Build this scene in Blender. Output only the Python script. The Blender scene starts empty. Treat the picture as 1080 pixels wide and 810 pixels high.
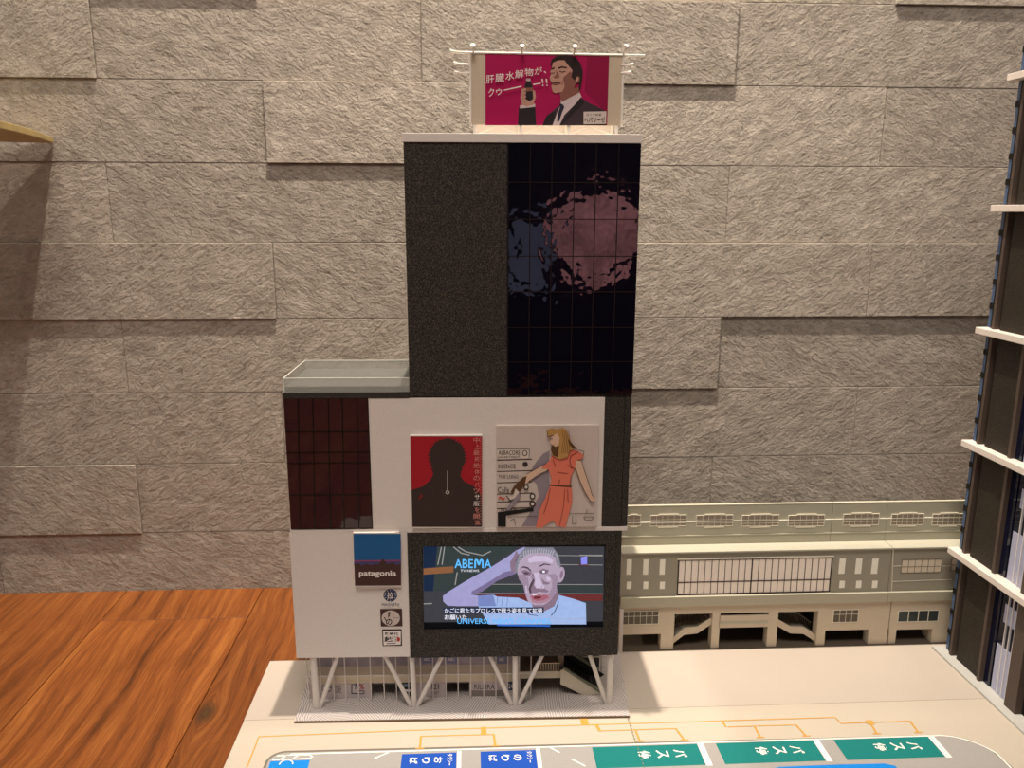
import bpy, bmesh, math, random
from mathutils import Vector, Matrix
random.seed(7)
C = bpy.context.scene.collection

# ------------------------------------------------------------------ camera
FOC, PITCH, YAW, ROLL, HCAM = 844.77, 0.212945, 0.0531546, 0.00290076, 0.490924
def cam_axes():
    cy, sy = math.cos(YAW), math.sin(YAW)
    f0 = Vector((sy, cy, 0)); r0 = Vector((cy, -sy, 0)); z = Vector((0, 0, 1))
    f = f0*math.cos(PITCH) - z*math.sin(PITCH); u = z*math.cos(PITCH) + f0*math.sin(PITCH)
    return f, r0*math.cos(ROLL) + u*math.sin(ROLL), u*math.cos(ROLL) - r0*math.sin(ROLL)
CF, CR, CU = cam_axes()
def ray(x, y): return CF + CR*((x-540)/FOC) - CU*((y-405)/FOC)
def at_y(x, y, Y):          # measured point on the vertical plane Y
    d = ray(x, y)*1.0; d = d*(Y/d.y); return Vector((d.x, Y, d.z+HCAM))
def at_z(x, y, z=.002):     # measured point on the horizontal plane z
    d = ray(x, y); d = d*((z-HCAM)/d.z); return Vector((d.x, d.y, z))
def at_x(x, y, X):
    d = ray(x, y); d = d*(X/d.x); return Vector((X, d.y, d.z+HCAM))
TH = -math.atan(.022); TO = Vector((0, .7165, 0))
TC, TS = math.cos(TH), math.sin(TH)
def tw(x, y, v=0):          # measured point in the tower's own frame, on the plane v behind its front
    d = ray(x, y); n = Vector((-TS, TC, 0)); t = (n.dot(TO)+v)/n.dot(Vector((d.x, d.y, 0)))
    w = d*t; q = Vector((w.x, w.y, 0))-TO
    return q.x*TC+q.y*TS, w.z+HCAM

# ------------------------------------------------------------------ materials
def lin(c):
    c = c/255.
    return c/12.92 if c <= .04045 else ((c+.055)/1.055)**2.4
def col(r, g, b): return (lin(r), lin(g), lin(b), 1)
MATS = {}
def mat(name, rgb, rough=.6, spec=.3, metal=0, noise=0, nscale=400, bump=0, emit=0, alpha=None, coat=0):
    if name in MATS: return MATS[name]
    m = bpy.data.materials.new(name); m.use_nodes = True
    nt = m.node_tree; b = nt.nodes['Principled BSDF']
    c = col(*rgb)
    b.inputs['Base Color'].default_value = c
    b.inputs['Roughness'].default_value = rough
    b.inputs['Specular IOR Level'].default_value = spec
    b.inputs['Metallic'].default_value = metal
    b.inputs['Coat Weight'].default_value = coat
    tc = nt.nodes.new('ShaderNodeTexCoord')
    nz = nt.nodes.new('ShaderNodeTexNoise'); nz.inputs['Scale'].default_value = nscale; nz.inputs['Detail'].default_value = 3
    nt.links.new(tc.outputs['Object'], nz.inputs['Vector'])
    n = noise if noise else .03
    mr = nt.nodes.new('ShaderNodeMapRange'); mr.inputs['To Min'].default_value = 1-n; mr.inputs['To Max'].default_value = 1+n
    mr.inputs['From Min'].default_value = .25; mr.inputs['From Max'].default_value = .75
    nt.links.new(nz.outputs['Fac'], mr.inputs['Value'])
    mx = nt.nodes.new('ShaderNodeMix'); mx.data_type = 'RGBA'; mx.blend_type = 'MULTIPLY'; mx.inputs['Factor'].default_value = 1
    mx.inputs[6].default_value = c; nt.links.new(mr.outputs['Result'], mx.inputs[7])
    if emit:
        b.inputs['Base Color'].default_value = (.004, .004, .005, 1)
        nt.links.new(mx.outputs[2], b.inputs['Emission Color']); b.inputs['Emission Strength'].default_value = emit
        b.inputs['Specular IOR Level'].default_value = .1
    else:
        nt.links.new(mx.outputs[2], b.inputs['Base Color'])
    if bump:
        bp = nt.nodes.new('ShaderNodeBump'); bp.inputs['Distance'].default_value = bump
        nt.links.new(nz.outputs['Fac'], bp.inputs['Height']); nt.links.new(bp.outputs['Normal'], b.inputs['Normal'])
    if alpha is not None:
        b.inputs['Alpha'].default_value = alpha
    MATS[name] = m
    return m

def grit(name, dark, light, amount=.62, bump=.0006, scale=1100):
    m = bpy.data.materials.new(name); m.use_nodes = True; nt = m.node_tree; b = nt.nodes['Principled BSDF']
    N = nt.nodes.new; L = nt.links.new
    tc = N('ShaderNodeTexCoord'); nz = N('ShaderNodeTexNoise'); nz.inputs['Scale'].default_value = scale; nz.inputs['Detail'].default_value = 2
    L(tc.outputs['Object'], nz.inputs['Vector'])
    cr = N('ShaderNodeValToRGB'); e = cr.color_ramp.elements
    e[0].position = .45; e[0].color = col(*dark); e[1].position = amount+.12; e[1].color = col(*light)
    L(nz.outputs['Fac'], cr.inputs['Fac']); L(cr.outputs['Color'], b.inputs['Base Color'])
    bp = N('ShaderNodeBump'); bp.inputs['Distance'].default_value = bump; L(nz.outputs['Fac'], bp.inputs['Height']); L(bp.outputs['Normal'], b.inputs['Normal'])
    b.inputs['Roughness'].default_value = .7; b.inputs['Specular IOR Level'].default_value = .35
    MATS[name] = m; return m

def film(name, tint, bump=.0012, ior=1.5, wav=14, rough=.03):
    m = bpy.data.materials.new(name); m.use_nodes = True; nt = m.node_tree; b = nt.nodes['Principled BSDF']
    N = nt.nodes.new; L = nt.links.new
    b.inputs['Base Color'].default_value = col(*tint); b.inputs['Roughness'].default_value = rough
    b.inputs['IOR'].default_value = ior
    tc = N('ShaderNodeTexCoord'); nz = N('ShaderNodeTexNoise'); nz.inputs['Scale'].default_value = wav; nz.inputs['Detail'].default_value = 4
    L(tc.outputs['Object'], nz.inputs['Vector'])
    bp = N('ShaderNodeBump'); bp.inputs['Distance'].default_value = bump; L(nz.outputs['Fac'], bp.inputs['Height']); L(bp.outputs['Normal'], b.inputs['Normal'])
    MATS[name] = m; return m

def stone_mat():
    m = bpy.data.materials.new('rough_stone_tile'); m.use_nodes = True; nt = m.node_tree; b = nt.nodes['Principled BSDF']
    N = nt.nodes.new; L = nt.links.new
    def math_(op, a, b_=None, c=None):
        n = N('ShaderNodeMath'); n.operation = op
        for i, v in enumerate((a, b_, c)):
            if v is None: continue
            if isinstance(v, (int, float)): n.inputs[i].default_value = v
            else: L(v, n.inputs[i])
        return n.outputs[0]
    tc = N('ShaderNodeTexCoord'); at = N('ShaderNodeAttribute'); at.attribute_name = 'tile'
    sep = N('ShaderNodeSeparateColor'); L(at.outputs['Color'], sep.inputs['Color'])
    ang, off, tint = sep.outputs[0], sep.outputs[1], sep.outputs[2]
    rot = N('ShaderNodeVectorRotate'); rot.rotation_type = 'Y_AXIS'
    L(tc.outputs['Object'], rot.inputs['Vector']); L(math_('MULTIPLY', math_('SUBTRACT', ang, .5), 2.4), rot.inputs['Angle'])
    sc = N('ShaderNodeMapping'); L(rot.outputs['Vector'], sc.inputs['Vector'])
    cmb = N('ShaderNodeCombineXYZ')
    for i, k in enumerate((7, 3, 11)): L(math_('MULTIPLY', off, k), cmb.inputs[i])
    L(cmb.outputs[0], sc.inputs['Location']); sc.inputs['Scale'].default_value = (125, 150, 205)
    def noise(vec, s, d, r=.5, dist=0):
        n = N('ShaderNodeTexNoise'); n.inputs['Scale'].default_value = s; n.inputs['Detail'].default_value = d
        n.inputs['Roughness'].default_value = r; n.inputs['Distortion'].default_value = dist; L(vec, n.inputs['Vector']); return n.outputs['Fac']
    n1 = noise(sc.outputs[0], 1.0, 6, .68, .15)
    n2 = noise(sc.outputs[0], .3, 3, .5, .2)
    n3 = noise(tc.outputs['Object'], 420, 4, .65)
    # ridged streaks plus large chips plus grain
    r1 = math_('ABSOLUTE', math_('SUBTRACT', n1, .5))
    h = math_('ADD', math_('MULTIPLY', n1, 1.15), math_('MULTIPLY', r1, -.6))
    h = math_('ADD', h, math_('MULTIPLY', n2, 1.2))
    h = math_('ADD', h, math_('MULTIPLY', n3, .5))
    bp = N('ShaderNodeBump'); bp.inputs['Distance'].default_value = .0048; bp.inputs['Strength'].default_value = 1
    L(h, bp.inputs['Height']); L(bp.outputs['Normal'], b.inputs['Normal'])
    cr = N('ShaderNodeValToRGB'); e = cr.color_ramp.elements
    e[0].position = .3; e[0].color = col(166, 156, 143); e[1].position = .72; e[1].color = col(200, 190, 177)
    L(noise(tc.outputs['Object'], 30, 6, .7), cr.inputs['Fac'])
    mx = N('ShaderNodeMix'); mx.data_type = 'RGBA'; mx.blend_type = 'MULTIPLY'; mx.inputs['Factor'].default_value = 1
    L(cr.outputs['Color'], mx.inputs[6])
    tn = N('ShaderNodeMapRange'); L(tint, tn.inputs['Value']); tn.inputs['To Min'].default_value = .88; tn.inputs['To Max'].default_value = 1.08
    L(tn.outputs[0], mx.inputs[7]); L(mx.outputs[2], b.inputs['Base Color'])
    b.inputs['Roughness'].default_value = .8; b.inputs['Specular IOR Level'].default_value = .15
    return m

def wood_mat():
    m = bpy.data.materials.new('oiled_wood_planks'); m.use_nodes = True; nt = m.node_tree; b = nt.nodes['Principled BSDF']
    N = nt.nodes.new; L = nt.links.new
    def math_(op, a, b_=None):
        n = N('ShaderNodeMath'); n.operation = op
        for i, v in enumerate((a, b_)):
            if v is None: continue
            if isinstance(v, (int, float)): n.inputs[i].default_value = v
            else: L(v, n.inputs[i])
        return n.outputs[0]
    tc = N('ShaderNodeTexCoord'); at = N('ShaderNodeAttribute'); at.attribute_name = 'tile'
    sep = N('ShaderNodeSeparateColor'); L(at.outputs['Color'], sep.inputs['Color'])
    pos = N('ShaderNodeSeparateXYZ'); L(tc.outputs['Object'], pos.inputs[0])
    # the knot: grain lines bend round it
    kx, ky = -.266, .727
    dx = math_('SUBTRACT', pos.outputs[0], kx); dy = math_('MULTIPLY', math_('SUBTRACT', pos.outputs[1], ky), .55)
    d = math_('SQRT', math_('ADD', math_('MULTIPLY', dx, dx), math_('MULTIPLY', dy, dy)))
    push = math_('DIVIDE', .0007, math_('ADD', math_('MULTIPLY', d, 1.0), .012))
    sx = math_('ADD', pos.outputs[0], math_('MULTIPLY', math_('MULTIPLY', push, -1.), math_('SIGN', dx)))
    lowv = N('ShaderNodeCombineXYZ'); L(math_('MULTIPLY', pos.outputs[0], 3.5), lowv.inputs[0]); L(math_('MULTIPLY', pos.outputs[1], 2.2), lowv.inputs[1]); L(math_('MULTIPLY', sep.outputs[1], 9), lowv.inputs[2])
    wn = N('ShaderNodeTexNoise'); wn.inputs['Scale'].default_value = 1.4; wn.inputs['Detail'].default_value = 2; L(lowv.outputs[0], wn.inputs['Vector'])
    sx2 = math_('ADD', sx, math_('MULTIPLY', wn.outputs['Fac'], .05))
    v = N('ShaderNodeCombineXYZ'); L(math_('MULTIPLY', sx2, 78), v.inputs[0]); L(math_('MULTIPLY', pos.outputs[1], 3.2), v.inputs[1]); L(math_('MULTIPLY', sep.outputs[1], 37), v.inputs[2])
    n1 = N('ShaderNodeTexNoise'); n1.inputs['Scale'].default_value = 1; n1.inputs['Detail'].default_value = 5; n1.inputs['Roughness'].default_value = .6; L(v.outputs[0], n1.inputs['Vector'])
    v2 = N('ShaderNodeCombineXYZ'); L(math_('MULTIPLY', sx2, 520), v2.inputs[0]); L(math_('MULTIPLY', pos.outputs[1], 22), v2.inputs[1])
    n2 = N('ShaderNodeTexNoise'); n2.inputs['Scale'].default_value = 1; n2.inputs['Detail'].default_value = 3; L(v2.outputs[0], n2.inputs['Vector'])
    fac = math_('ADD', math_('MULTIPLY', n1.outputs['Fac'], .68), math_('MULTIPLY', n2.outputs['Fac'], .32))
    cr = N('ShaderNodeValToRGB'); e = cr.color_ramp.elements
    e[0].position = .33; e[0].color = col(84, 46, 18); e[1].position = .72; e[1].color = col(168, 106, 50)
    x = e.new(.5); x.color = col(130, 72, 30)
    L(fac, cr.inputs['Fac'])
    tn = N('ShaderNodeMapRange'); L(sep.outputs[2], tn.inputs['Value']); tn.inputs['To Min'].default_value = .62; tn.inputs['To Max'].default_value = 1.0
    mx = N('ShaderNodeMix'); mx.data_type = 'RGBA'; mx.blend_type = 'MULTIPLY'; mx.inputs['Factor'].default_value = 1
    L(cr.outputs['Color'], mx.inputs[6]); L(tn.outputs[0], mx.inputs[7])
    kn = N('ShaderNodeMapRange'); L(d, kn.inputs['Value']); kn.inputs['From Min'].default_value = .004; kn.inputs['From Max'].default_value = .012
    kn.inputs['To Min'].default_value = .8; kn.inputs['To Max'].default_value = 0
    m2 = N('ShaderNodeMix'); m2.data_type = 'RGBA'; L(kn.outputs[0], m2.inputs['Factor']); L(mx.outputs[2], m2.inputs[6]); m2.inputs[7].default_value = col(58, 44, 26)
    L(m2.outputs[2], b.inputs['Base Color'])
    bp = N('ShaderNodeBump'); bp.inputs['Distance'].default_value = .0003; L(n2.outputs['Fac'], bp.inputs['Height']); L(bp.outputs['Normal'], b.inputs['Normal'])
    b.inputs['Roughness'].default_value = .42; b.inputs['Specular IOR Level'].default_value = .35
    return m

STONE, WOOD = stone_mat(), wood_mat()
BLACK = grit('black_sandpaper', (26, 24, 22), (92, 84, 74))
GREY = grit('grey_sandpaper', (84, 84, 78), (136, 136, 130), scale=1500)
FILM = film('black_mirror_film', (7, 7, 22), ior=1.55)
FILM2 = film('plum_mirror_film', (46, 24, 34), bump=.0006, ior=1.7)
WHITE = mat('white_card', (226, 218, 210), .55)
CREAM = mat('cream_plaza_paper', (194, 184, 168), .75, noise=.02, nscale=12)
CREAM2 = mat('pale_plaza_paper', (189, 178, 165), .75, noise=.02, nscale=12)
EDGE = mat('shaded_edge_brown', (120, 100, 80), .8)  # brown stands in for the shade on the pavement plate's side
SAGE = mat('sage_card', (184, 181, 162), .7)
SAGED = mat('grey_sage_card', (160, 155, 140), .7)
BEIGE = mat('beige_card', (204, 191, 170), .7)
CRM = mat('cream_print', (252, 240, 228), .6)
BRIGHT = mat('bright_cream_print', (252, 250, 236), .6)
DARKW = mat('interior_shade', (74, 68, 64), .7)  # dark tone stands in for shade inside the openings and under the block
INK = mat('black_ink', (20, 18, 18), .6)
INKB = mat('brown_black_ink', (46, 36, 32), .6)
WINK = mat('white_ink', (238, 228, 222), .6)

# ------------------------------------------------------------------ geometry helpers
class MB:
    def __init__(s, xf=None): s.v = []; s.f = []; s.m = []; s.xf = xf; s.cols = []; s.c = None
    def _add(s, vs, fs, mi):
        n = len(s.v); s.v += [tuple(p) for p in vs]
        for f in fs: s.f.append([n+i for i in f]); s.m.append(mi); s.cols.append(s.c)
    def box(s, a, b, mi=0):
        x0, x1 = sorted((a[0], b[0])); y0, y1 = sorted((a[1], b[1])); z0, z1 = sorted((a[2], b[2]))
        s._add([(x0,y0,z0),(x1,y0,z0),(x1,y1,z0),(x0,y1,z0),(x0,y0,z1),(x1,y0,z1),(x1,y1,z1),(x0,y1,z1)],
               [(0,3,2,1),(4,5,6,7),(0,1,5,4),(1,2,6,5),(2,3,7,6),(3,0,4,7)], mi); return s
    def ring(s, A, B, mi=0, cap=True):   # two point loops joined into a solid
        n = len(A); fs = [(i, (i+1) % n, n+(i+1) % n, n+i) for i in range(n)]
        if cap: fs += [tuple(range(n))[::-1], tuple(range(n, 2*n))]
        s._add(list(A)+list(B), fs, mi); return s
    def face(s, pts, mi=0): s._add(pts, [tuple(range(len(pts)))], mi); return s
    def bar(s, a, b, w, h=None, mi=0, up=(0,0,1)):
        a, b = Vector(a), Vector(b); h = h or w; d = (b-a).normalized(); up = Vector(up)
        if abs(d.dot(up)) > .95: up = Vector((0,1,0))
        sd = d.cross(up).normalized()*w/2; u = sd.cross(d).normalized()*h/2
        return s.ring([a+sd+u, a-sd+u, a-sd-u, a+sd-u], [b+sd+u, b-sd+u, b-sd-u, b+sd-u], mi)
    def tube(s, a, b, r, n=10, mi=0, r2=None):
        a, b = Vector(a), Vector(b); d = (b-a).normalized(); up = Vector((0,0,1)) if abs(d.z) < .9 else Vector((0,1,0))
        x = d.cross(up).normalized(); y = x.cross(d); r2 = r if r2 is None else r2
        A = [a+(x*math.cos(t)+y*math.sin(t))*r for t in [2*math.pi*i/n for i in range(n)]]
        B = [b+(x*math.cos(t)+y*math.sin(t))*r2 for t in [2*math.pi*i/n for i in range(n)]]
        return s.ring(A, B, mi)
    def build(s, name, mats, parent=None, org=(0,0,0), bevel=0, smooth=False):
        org = Vector(org)
        me = bpy.data.meshes.new(name); me.from_pydata([tuple(Vector(p)-org) for p in s.v], [], s.f)
        for m in (mats if isinstance(mats, (list, tuple)) else [mats]): me.materials.append(m)
        for i, p in enumerate(me.polygons): p.material_index = s.m[i]; p.use_smooth = smooth
        if any(c is not None for c in s.cols):
            ca = me.color_attributes.new('tile', 'FLOAT_COLOR', 'CORNER')
            for i, p in enumerate(me.polygons):
                for li in p.loop_indices: ca.data[li].color = (*s.cols[i], 1)
        bm = bmesh.new(); bm.from_mesh(me)
        bmesh.ops.recalc_face_normals(bm, faces=bm.faces); bm.to_mesh(me); bm.free()
        o = bpy.data.objects.new(name, me); C.objects.link(o); o.parent = parent
        if parent is None: o.location = org
        if bevel:
            md = o.modifiers.new('bevel', 'BEVEL'); md.width = bevel; md.segments = 2; md.limit_method = 'ANGLE'
        return o
def tag(o, label=None, cat=None, group=None, kind=None):
    for k, v in (('label', label), ('category', cat), ('group', group), ('kind', kind)):
        if v: o[k] = v
    return o
def empty(name, loc, label, cat, rz=0):
    o = bpy.data.objects.new(name, None); C.objects.link(o); o.location = loc; o.rotation_euler.z = rz
    o.empty_display_size = .02
    return tag(o, label, cat)

def text_polys(s, bold=0):
    cu = bpy.data.curves.new('t', 'FONT'); cu.body = s; cu.size = 1; cu.resolution_u = 2; cu.offset = bold
    o = bpy.data.objects.new('t', cu); C.objects.link(o)
    dg = bpy.context.evaluated_depsgraph_get(); me = bpy.data.meshes.new_from_object(o.evaluated_get(dg))
    vs = [v.co.copy() for v in me.vertices]; fs = [tuple(p.vertices) for p in me.polygons]
    bpy.data.objects.remove(o); bpy.data.curves.remove(cu); bpy.data.meshes.remove(me)
    if not vs: return [], []
    x0 = min(v.x for v in vs); x1 = max(v.x for v in vs); y0 = min(v.y for v in vs); y1 = max(v.y for v in vs)
    return [((v.x-x0)/max(1e-6, x1-x0), (v.y-y0)/max(1e-6, y1-y0)) for v in vs], fs
def put_text(mb, s, fn, mi=0, bold=.0):
    """lettering laid into the area given by fn(a, b), a to the right and b upwards, both 0..1"""
    vs, fs = text_polys(s, bold)
    if vs: mb._add([fn(a, b) for a, b in vs], fs, mi)

class Flat:
    """print on a flat panel of the tower: points are measured in photo pixels through a zoomed crop"""
    def __init__(s, x0, y0, k, v): s.x0, s.y0, s.k, s.v = x0, y0, k, v; s.mb = MB(); s.n = 0; s.mats = []
    def mi(s, m):
        if m not in s.mats: s.mats.append(m)
        return s.mats.index(m)
    def pt(s, x, y, off=0):
        u, w = tw(s.x0+x/s.k, s.y0+y/s.k, s.v); return (u, s.v-off, w)
    def poly(s, pts, m, lay=None):
        s.n += 1; off = .0001+.00003*(s.n if lay is None else lay)
        s.mb.face([s.pt(x, y, off) for x, y in pts], s.mi(m)); return s
    def line(s, pts, w, m):
        for (xa, ya), (xb, yb) in zip(pts, pts[1:]):
            L = math.hypot(xb-xa, yb-ya) or 1; nx, ny = -(yb-ya)/L*w/2, (xb-xa)/L*w/2
            s.poly([(xa+nx, ya+ny), (xb+nx, yb+ny), (xb-nx, yb-ny), (xa-nx, ya-ny)], m)
        return s
    def ell(s, cx, cy, rx, ry, m, rot=0, n=20):
        c, q = math.cos(math.radians(rot)), math.sin(math.radians(rot))
        return s.poly([(cx+rx*math.cos(t)*c-ry*math.sin(t)*q, cy+rx*math.cos(t)*q+ry*math.sin(t)*c) for t in [2*math.pi*i/n for i in range(n)]], m)
    def text(s, t, xl, yt, xr, yb, m, rise=0, bold=0):
        s.n += 1; off = .0001+.00003*s.n
        put_text(s.mb, t, lambda a, b: s.pt(xl+(xr-xl)*a, yb+(yt-yb)*b-rise*a, off), s.mi(m), bold); return s
    def build(s, name, parent, org=(0,0,0)): return s.mb.build(name, s.mats, parent, org)

# ------------------------------------------------------------------ stone wall
T = .0031
rz = [0] + [.08085+.09292*i for i in range(26)]
A0, B0, MOD = -.4266, -.2385, .373
thick = {(8, 'B', -1), (7, 'A', -1), (6, 'B', 0), (7, 'A', 1), (8, 'B', 2), (4, 'B', -1), (4, 'B', 1), (4, 'B', 2), (3, 'A', 1), (1, 'A', -1), (5, 'A', 4), (2, 'B', 4)}
ROWK = {0: 'B', 1: 'A', 2: 'B', 3: 'A', 4: 'B', 5: 'A', 6: 'B', 7: 'A', 8: 'B', 9: 'A'}
mb = MB()
up = .76; dn = .28
angs = {(7,-1): up, (7,0): dn, (7,1): dn, (7,2): up, (6,-1): dn, (6,0): dn, (6,1): up, (5,0): dn, (5,2): up, (4,-1): up, (4,1): up,
        (3,0): up, (3,1): up, (3,2): dn, (2,-1): up, (2,1): up, (1,-1): dn, (1,0): up, (8,0): up}
for r in range(25):
    k = ROWK.get(r, 'BA'[r % 2]); base = A0 if k == 'A' else B0
    for i in range(-4, 6):
        x0 = base+MOD*i; x1 = x0+MOD
        idx = i
        t = T if (r, k, idx) in thick else random.choice((0, .0002, .0004))
        mb.c = (angs.get((r, idx), random.choice((up, dn, .7, .35))), random.random(), random.random())
        z0, z1 = rz[r]+.0002-(.01 if r == 0 else 0), rz[r+1]-.0002
        x0 += .0002; x1 -= .0002; e = .0006; yf = 1-t; yb = 1.02
        # chamfered front
        Bk = [(x0,yb,z0),(x1,yb,z0),(x1,yb,z1),(x0,yb,z1)]
        Md = [(x0,yf+e,z0),(x1,yf+e,z0),(x1,yf+e,z1),(x0,yf+e,z1)]
        Fr = [(x0+e,yf,z0+e),(x1-e,yf,z0+e),(x1-e,yf,z1-e),(x0+e,yf,z1-e)]
        mb.ring(Bk, Md, 0, cap=False); mb.ring(Md, Fr, 0, cap=False); mb.face(Fr, 0); mb.face(Bk, 0)
mb.c = (.5, .5, .3)
mb.box((-1.95, 1.0025, 0), (2.0, 1.06, 1.0), 0)
mb.box((-1.95, 1.0025, .98), (2.0, 1.06, 2.5), 0)
tag(mb.build('wall_back', STONE), kind='structure')

# ------------------------------------------------------------------ wooden floor
mb = MB()
xs = [-1.95, -1.36, -1.18, -.9, -.72, -.4545, -.2765, -.098, .08, .26, .44, .62, .8, 1.1, 1.4, 1.7, 2.0]
for i in range(len(xs)-1):
    cut = [-2.2, -.4+.3*math.sin(i*2.1), .9204 if abs(xs[i]+.4545) < .001 else (.35+.25*math.sin(i*5.3)), 1.0]
    cut = sorted(cut)
    for a, b in zip(cut, cut[1:]):
        mb.c = (0, random.random(), random.choice((.55, .75, .9)))
        if abs(xs[i]+.4545) < .001 and b < .95: mb.c = (0, .31, 1.0)
        if abs(xs[i]+.2765) < .001 : mb.c = (0, .62, .5)
        g = .0004; e = .0006
        lo = [(xs[i]+g, a+g, -.02), (xs[i+1]-g, a+g, -.02), (xs[i+1]-g, b-g, -.02), (xs[i]+g, b-g, -.02)]
        md = [(x, y, -e) for x, y, z in lo]
        hi = [(xs[i]+g+e, a+g+e, 0), (xs[i+1]-g-e, a+g+e, 0), (xs[i+1]-g-e, b-g-e, 0), (xs[i]+g+e, b-g-e, 0)]
        mb.ring(lo, md, 0, cap=False); mb.ring(md, hi, 0, cap=False); mb.face(hi, 0)
mb.c = (0, .4, .3); mb.box((-1.95, -2.2, -.06), (2.0, 1.0, -.012), 0)
tag(mb.build('floor', WOOD), kind='structure')

# ------------------------------------------------------------------ wooden shelf on the left wall
SH = mat('pale_yellow_wood', (178, 156, 104), .5, noise=.12, nscale=60)
mb = MB()
out = [(-.4822, .9985), (-.4735, .965), (-.464, .93), (-.458, .90), (-.4515, .86), (-.447, .82), (-.50, .80), (-.60, .79), (-.60, .975), (-.5, .9945)]
zl = .5665; zh = .5745
for k in (0,):
    A = [(x, y, zl) for x, y in out]; B = [(x, y, zh-.002*(y-.8)/.2) for x, y in out]
    mb.ring(A, B, 0)
sh = mb.build('wall_shelf', SH, org=(-.6, .9, .5665), bevel=.0008)
tag(sh, 'pale yellow wooden shelf edge sticking out of the stone wall at upper left', 'shelf')

# ------------------------------------------------------------------ plaza sheets
PZ = empty('plaza_board', (.15, .5, 0), 'cream paper plaza board with printed grey road and green and blue bays', 'model board')
PO = (.15, .5, 0)
mb = MB()
for (x0, y0, x1, y1, m) in [(-.2245, .7106, .152, .8165, 1), (.1525, .7106, .60, .8165, 1), (-.224, .20, .152, .7102, 0), (.1525, .20, .60, .7102, 0)]:
    mb.box((x0, y0, 0), (x1, y1, .002), m)
mb.build('paper_sheet', [CREAM, CREAM2], PZ, PO)
ZR = .00206
def flatpoly(pts, m, name, dz=0): return MB().face([(x, y, ZR+dz) for x, y in pts]).build(name, m, PZ, PO)
def arc(cx, cy, r, a0, a1, n=10, ry=None):
    ry = ry or r
    return [(cx+r*math.cos(math.radians(a0+(a1-a0)*i/n)), cy+ry*math.sin(math.radians(a0+(a1-a0)*i/n))) for i in range(n+1)]
ASPH = mat('printed_grey_asphalt', (163, 160, 156), .8, noise=.08, nscale=900)
KERB = mat('printed_kerb_grey', (118, 110, 98), .8)
ROADW = mat('printed_road_white', (246, 242, 234), .7)
def road(o):   # outline of the road set in by o
    L_ = [(-.1885-0+o, .30), (-.1885+o, .640)] + [(x, y) for x, y in arc(-.172, .647, .0165-o, 180, 90, 8, .0155-o)]
    R_ = arc(.445, .615, .0405-o, 90, 20, 12) + [(.486-o, .60), (.488-o, .30)]
    return L_+R_
flatpoly(road(0), KERB, 'kerb_line')
flatpoly(road(.0024), ASPH, 'road_surface', .00004)
# white edge line
mb = MB()
path = [(-.168, .6575), (-.02, .6565), (.436, .6545)] + arc(.443, .612, .0425, 88, 20, 12)[0:] + [(.4835, .58), (.4845, .40)]
for a, b in zip(path, path[1:]):
    mb.bar((*a, ZR+.0001), (*b, ZR+.0001), .0016, .0001)
mb.build('road_edge_line', ROADW, PZ, PO)
TEAL = mat('printed_teal', (14, 122, 118), .7); BLUE = mat('printed_blue', (22, 78, 178), .7); AZURE = mat('printed_azure', (10, 132, 224), .7)
def bay(x0, x1, y0, y1, m, name, text, label, tx0, tx1, small=None):
    b = flatpoly([(x0, y0), (x1, y0), (x1, y1), (x0, y1)], m, name, .0001); b['label'] = label
    mbx = MB(); n = len(text); 
    # column of characters running from right to left, their tops to the right
    step = (tx1-tx0)/n
    for i, ch in enumerate(text):
        cx1 = tx1-step*i-step*.16; cx0 = cx1-step*.68
        wy = .011 if m is TEAL else .0085; cy = (y1-.0125) if m is TEAL else y1-.0098
        put_text(mbx, ch, lambda a, q: (cx0+(cx1-cx0)*q, cy+wy/2-wy*a, ZR+.0002), 0, .02)
    if small:
        for i, ch in enumerate(small):
            hh = (y1-.0015)-i*.0042
            if ch == 'ー':
                mbx.face([(x1-.0064, hh, ZR+.0002), (x1-.0057, hh, ZR+.0002), (x1-.0057, hh-.0034, ZR+.0002), (x1-.0064, hh-.0034, ZR+.0002)]); continue
            put_text(mbx, ch, lambda a, q: (x1-.0085+.005*q, hh-.0034*a, ZR+.0002), 0, .01)
    mbx.build('lettering', ROADW, b, PO)
    return b
for x0, x1, tx0, tx1 in ((.1105, .2095, .149, .199), (.2275, .3205, .259, .309), (.3405, .4325, .372, .421)):
    bay(x0, x1, .6245, .6535, TEAL, 'bus_bay', 'バス停', 'teal bus bay with white lettering', tx0, tx1)
    mb = MB(); mb.box((x1+.0005, .6235, ZR+.00005), (x1+.0062, .6545, ZR+.00015)); mb.build('bay_end_line', ROADW, PZ, PO)
bay(-.0655, -.0155, .595, .6525, BLUE, 'taxi_bay', 'おりば', 'blue bay for getting off taxis', -.060, -.0265, 'タクシー')
bay(.0065, .0575, .595, .6525, BLUE, 'taxi_bay', 'のりば', 'blue bay for boarding taxis', .012, .046, 'タクシー')
for x1 in (-.0155, .0575):
    mb = MB(); mb.box((x1+.0005, .58, ZR+.00005), (x1+.0042, .6545, ZR+.00015)); mb.build('bay_end_line', ROADW, PZ, PO)
flatpoly([(-.183, .60), (-.1485, .60), (-.1485, .6485), (-.184, .6485)], AZURE, 'azure_bay', .0001)['label'] = 'azure bay with a white curve'
def rmark(mb): return mb.build('road_marking', ROADW, PZ, PO)
mb = MB()
for a, b in zip(arc(-.169, .6435, .006, 0, 180, 10), arc(-.169, .6435, .006, 0, 180, 10)[1:]): mb.bar((*a, ZR+.0002), (*b, ZR+.0002), .0012, .0001)
rmark(mb); mb = MB()
lp = [(-.180, .6555), (-.160, .6562), (-.150, .6555), (-.1465, .6525), (-.150, .6505), (-.183, .6500)]
for a, b in zip(lp, lp[1:]): mb.bar((*a, ZR+.0002), (*b, ZR+.0002), .0014, .0001)
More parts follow.
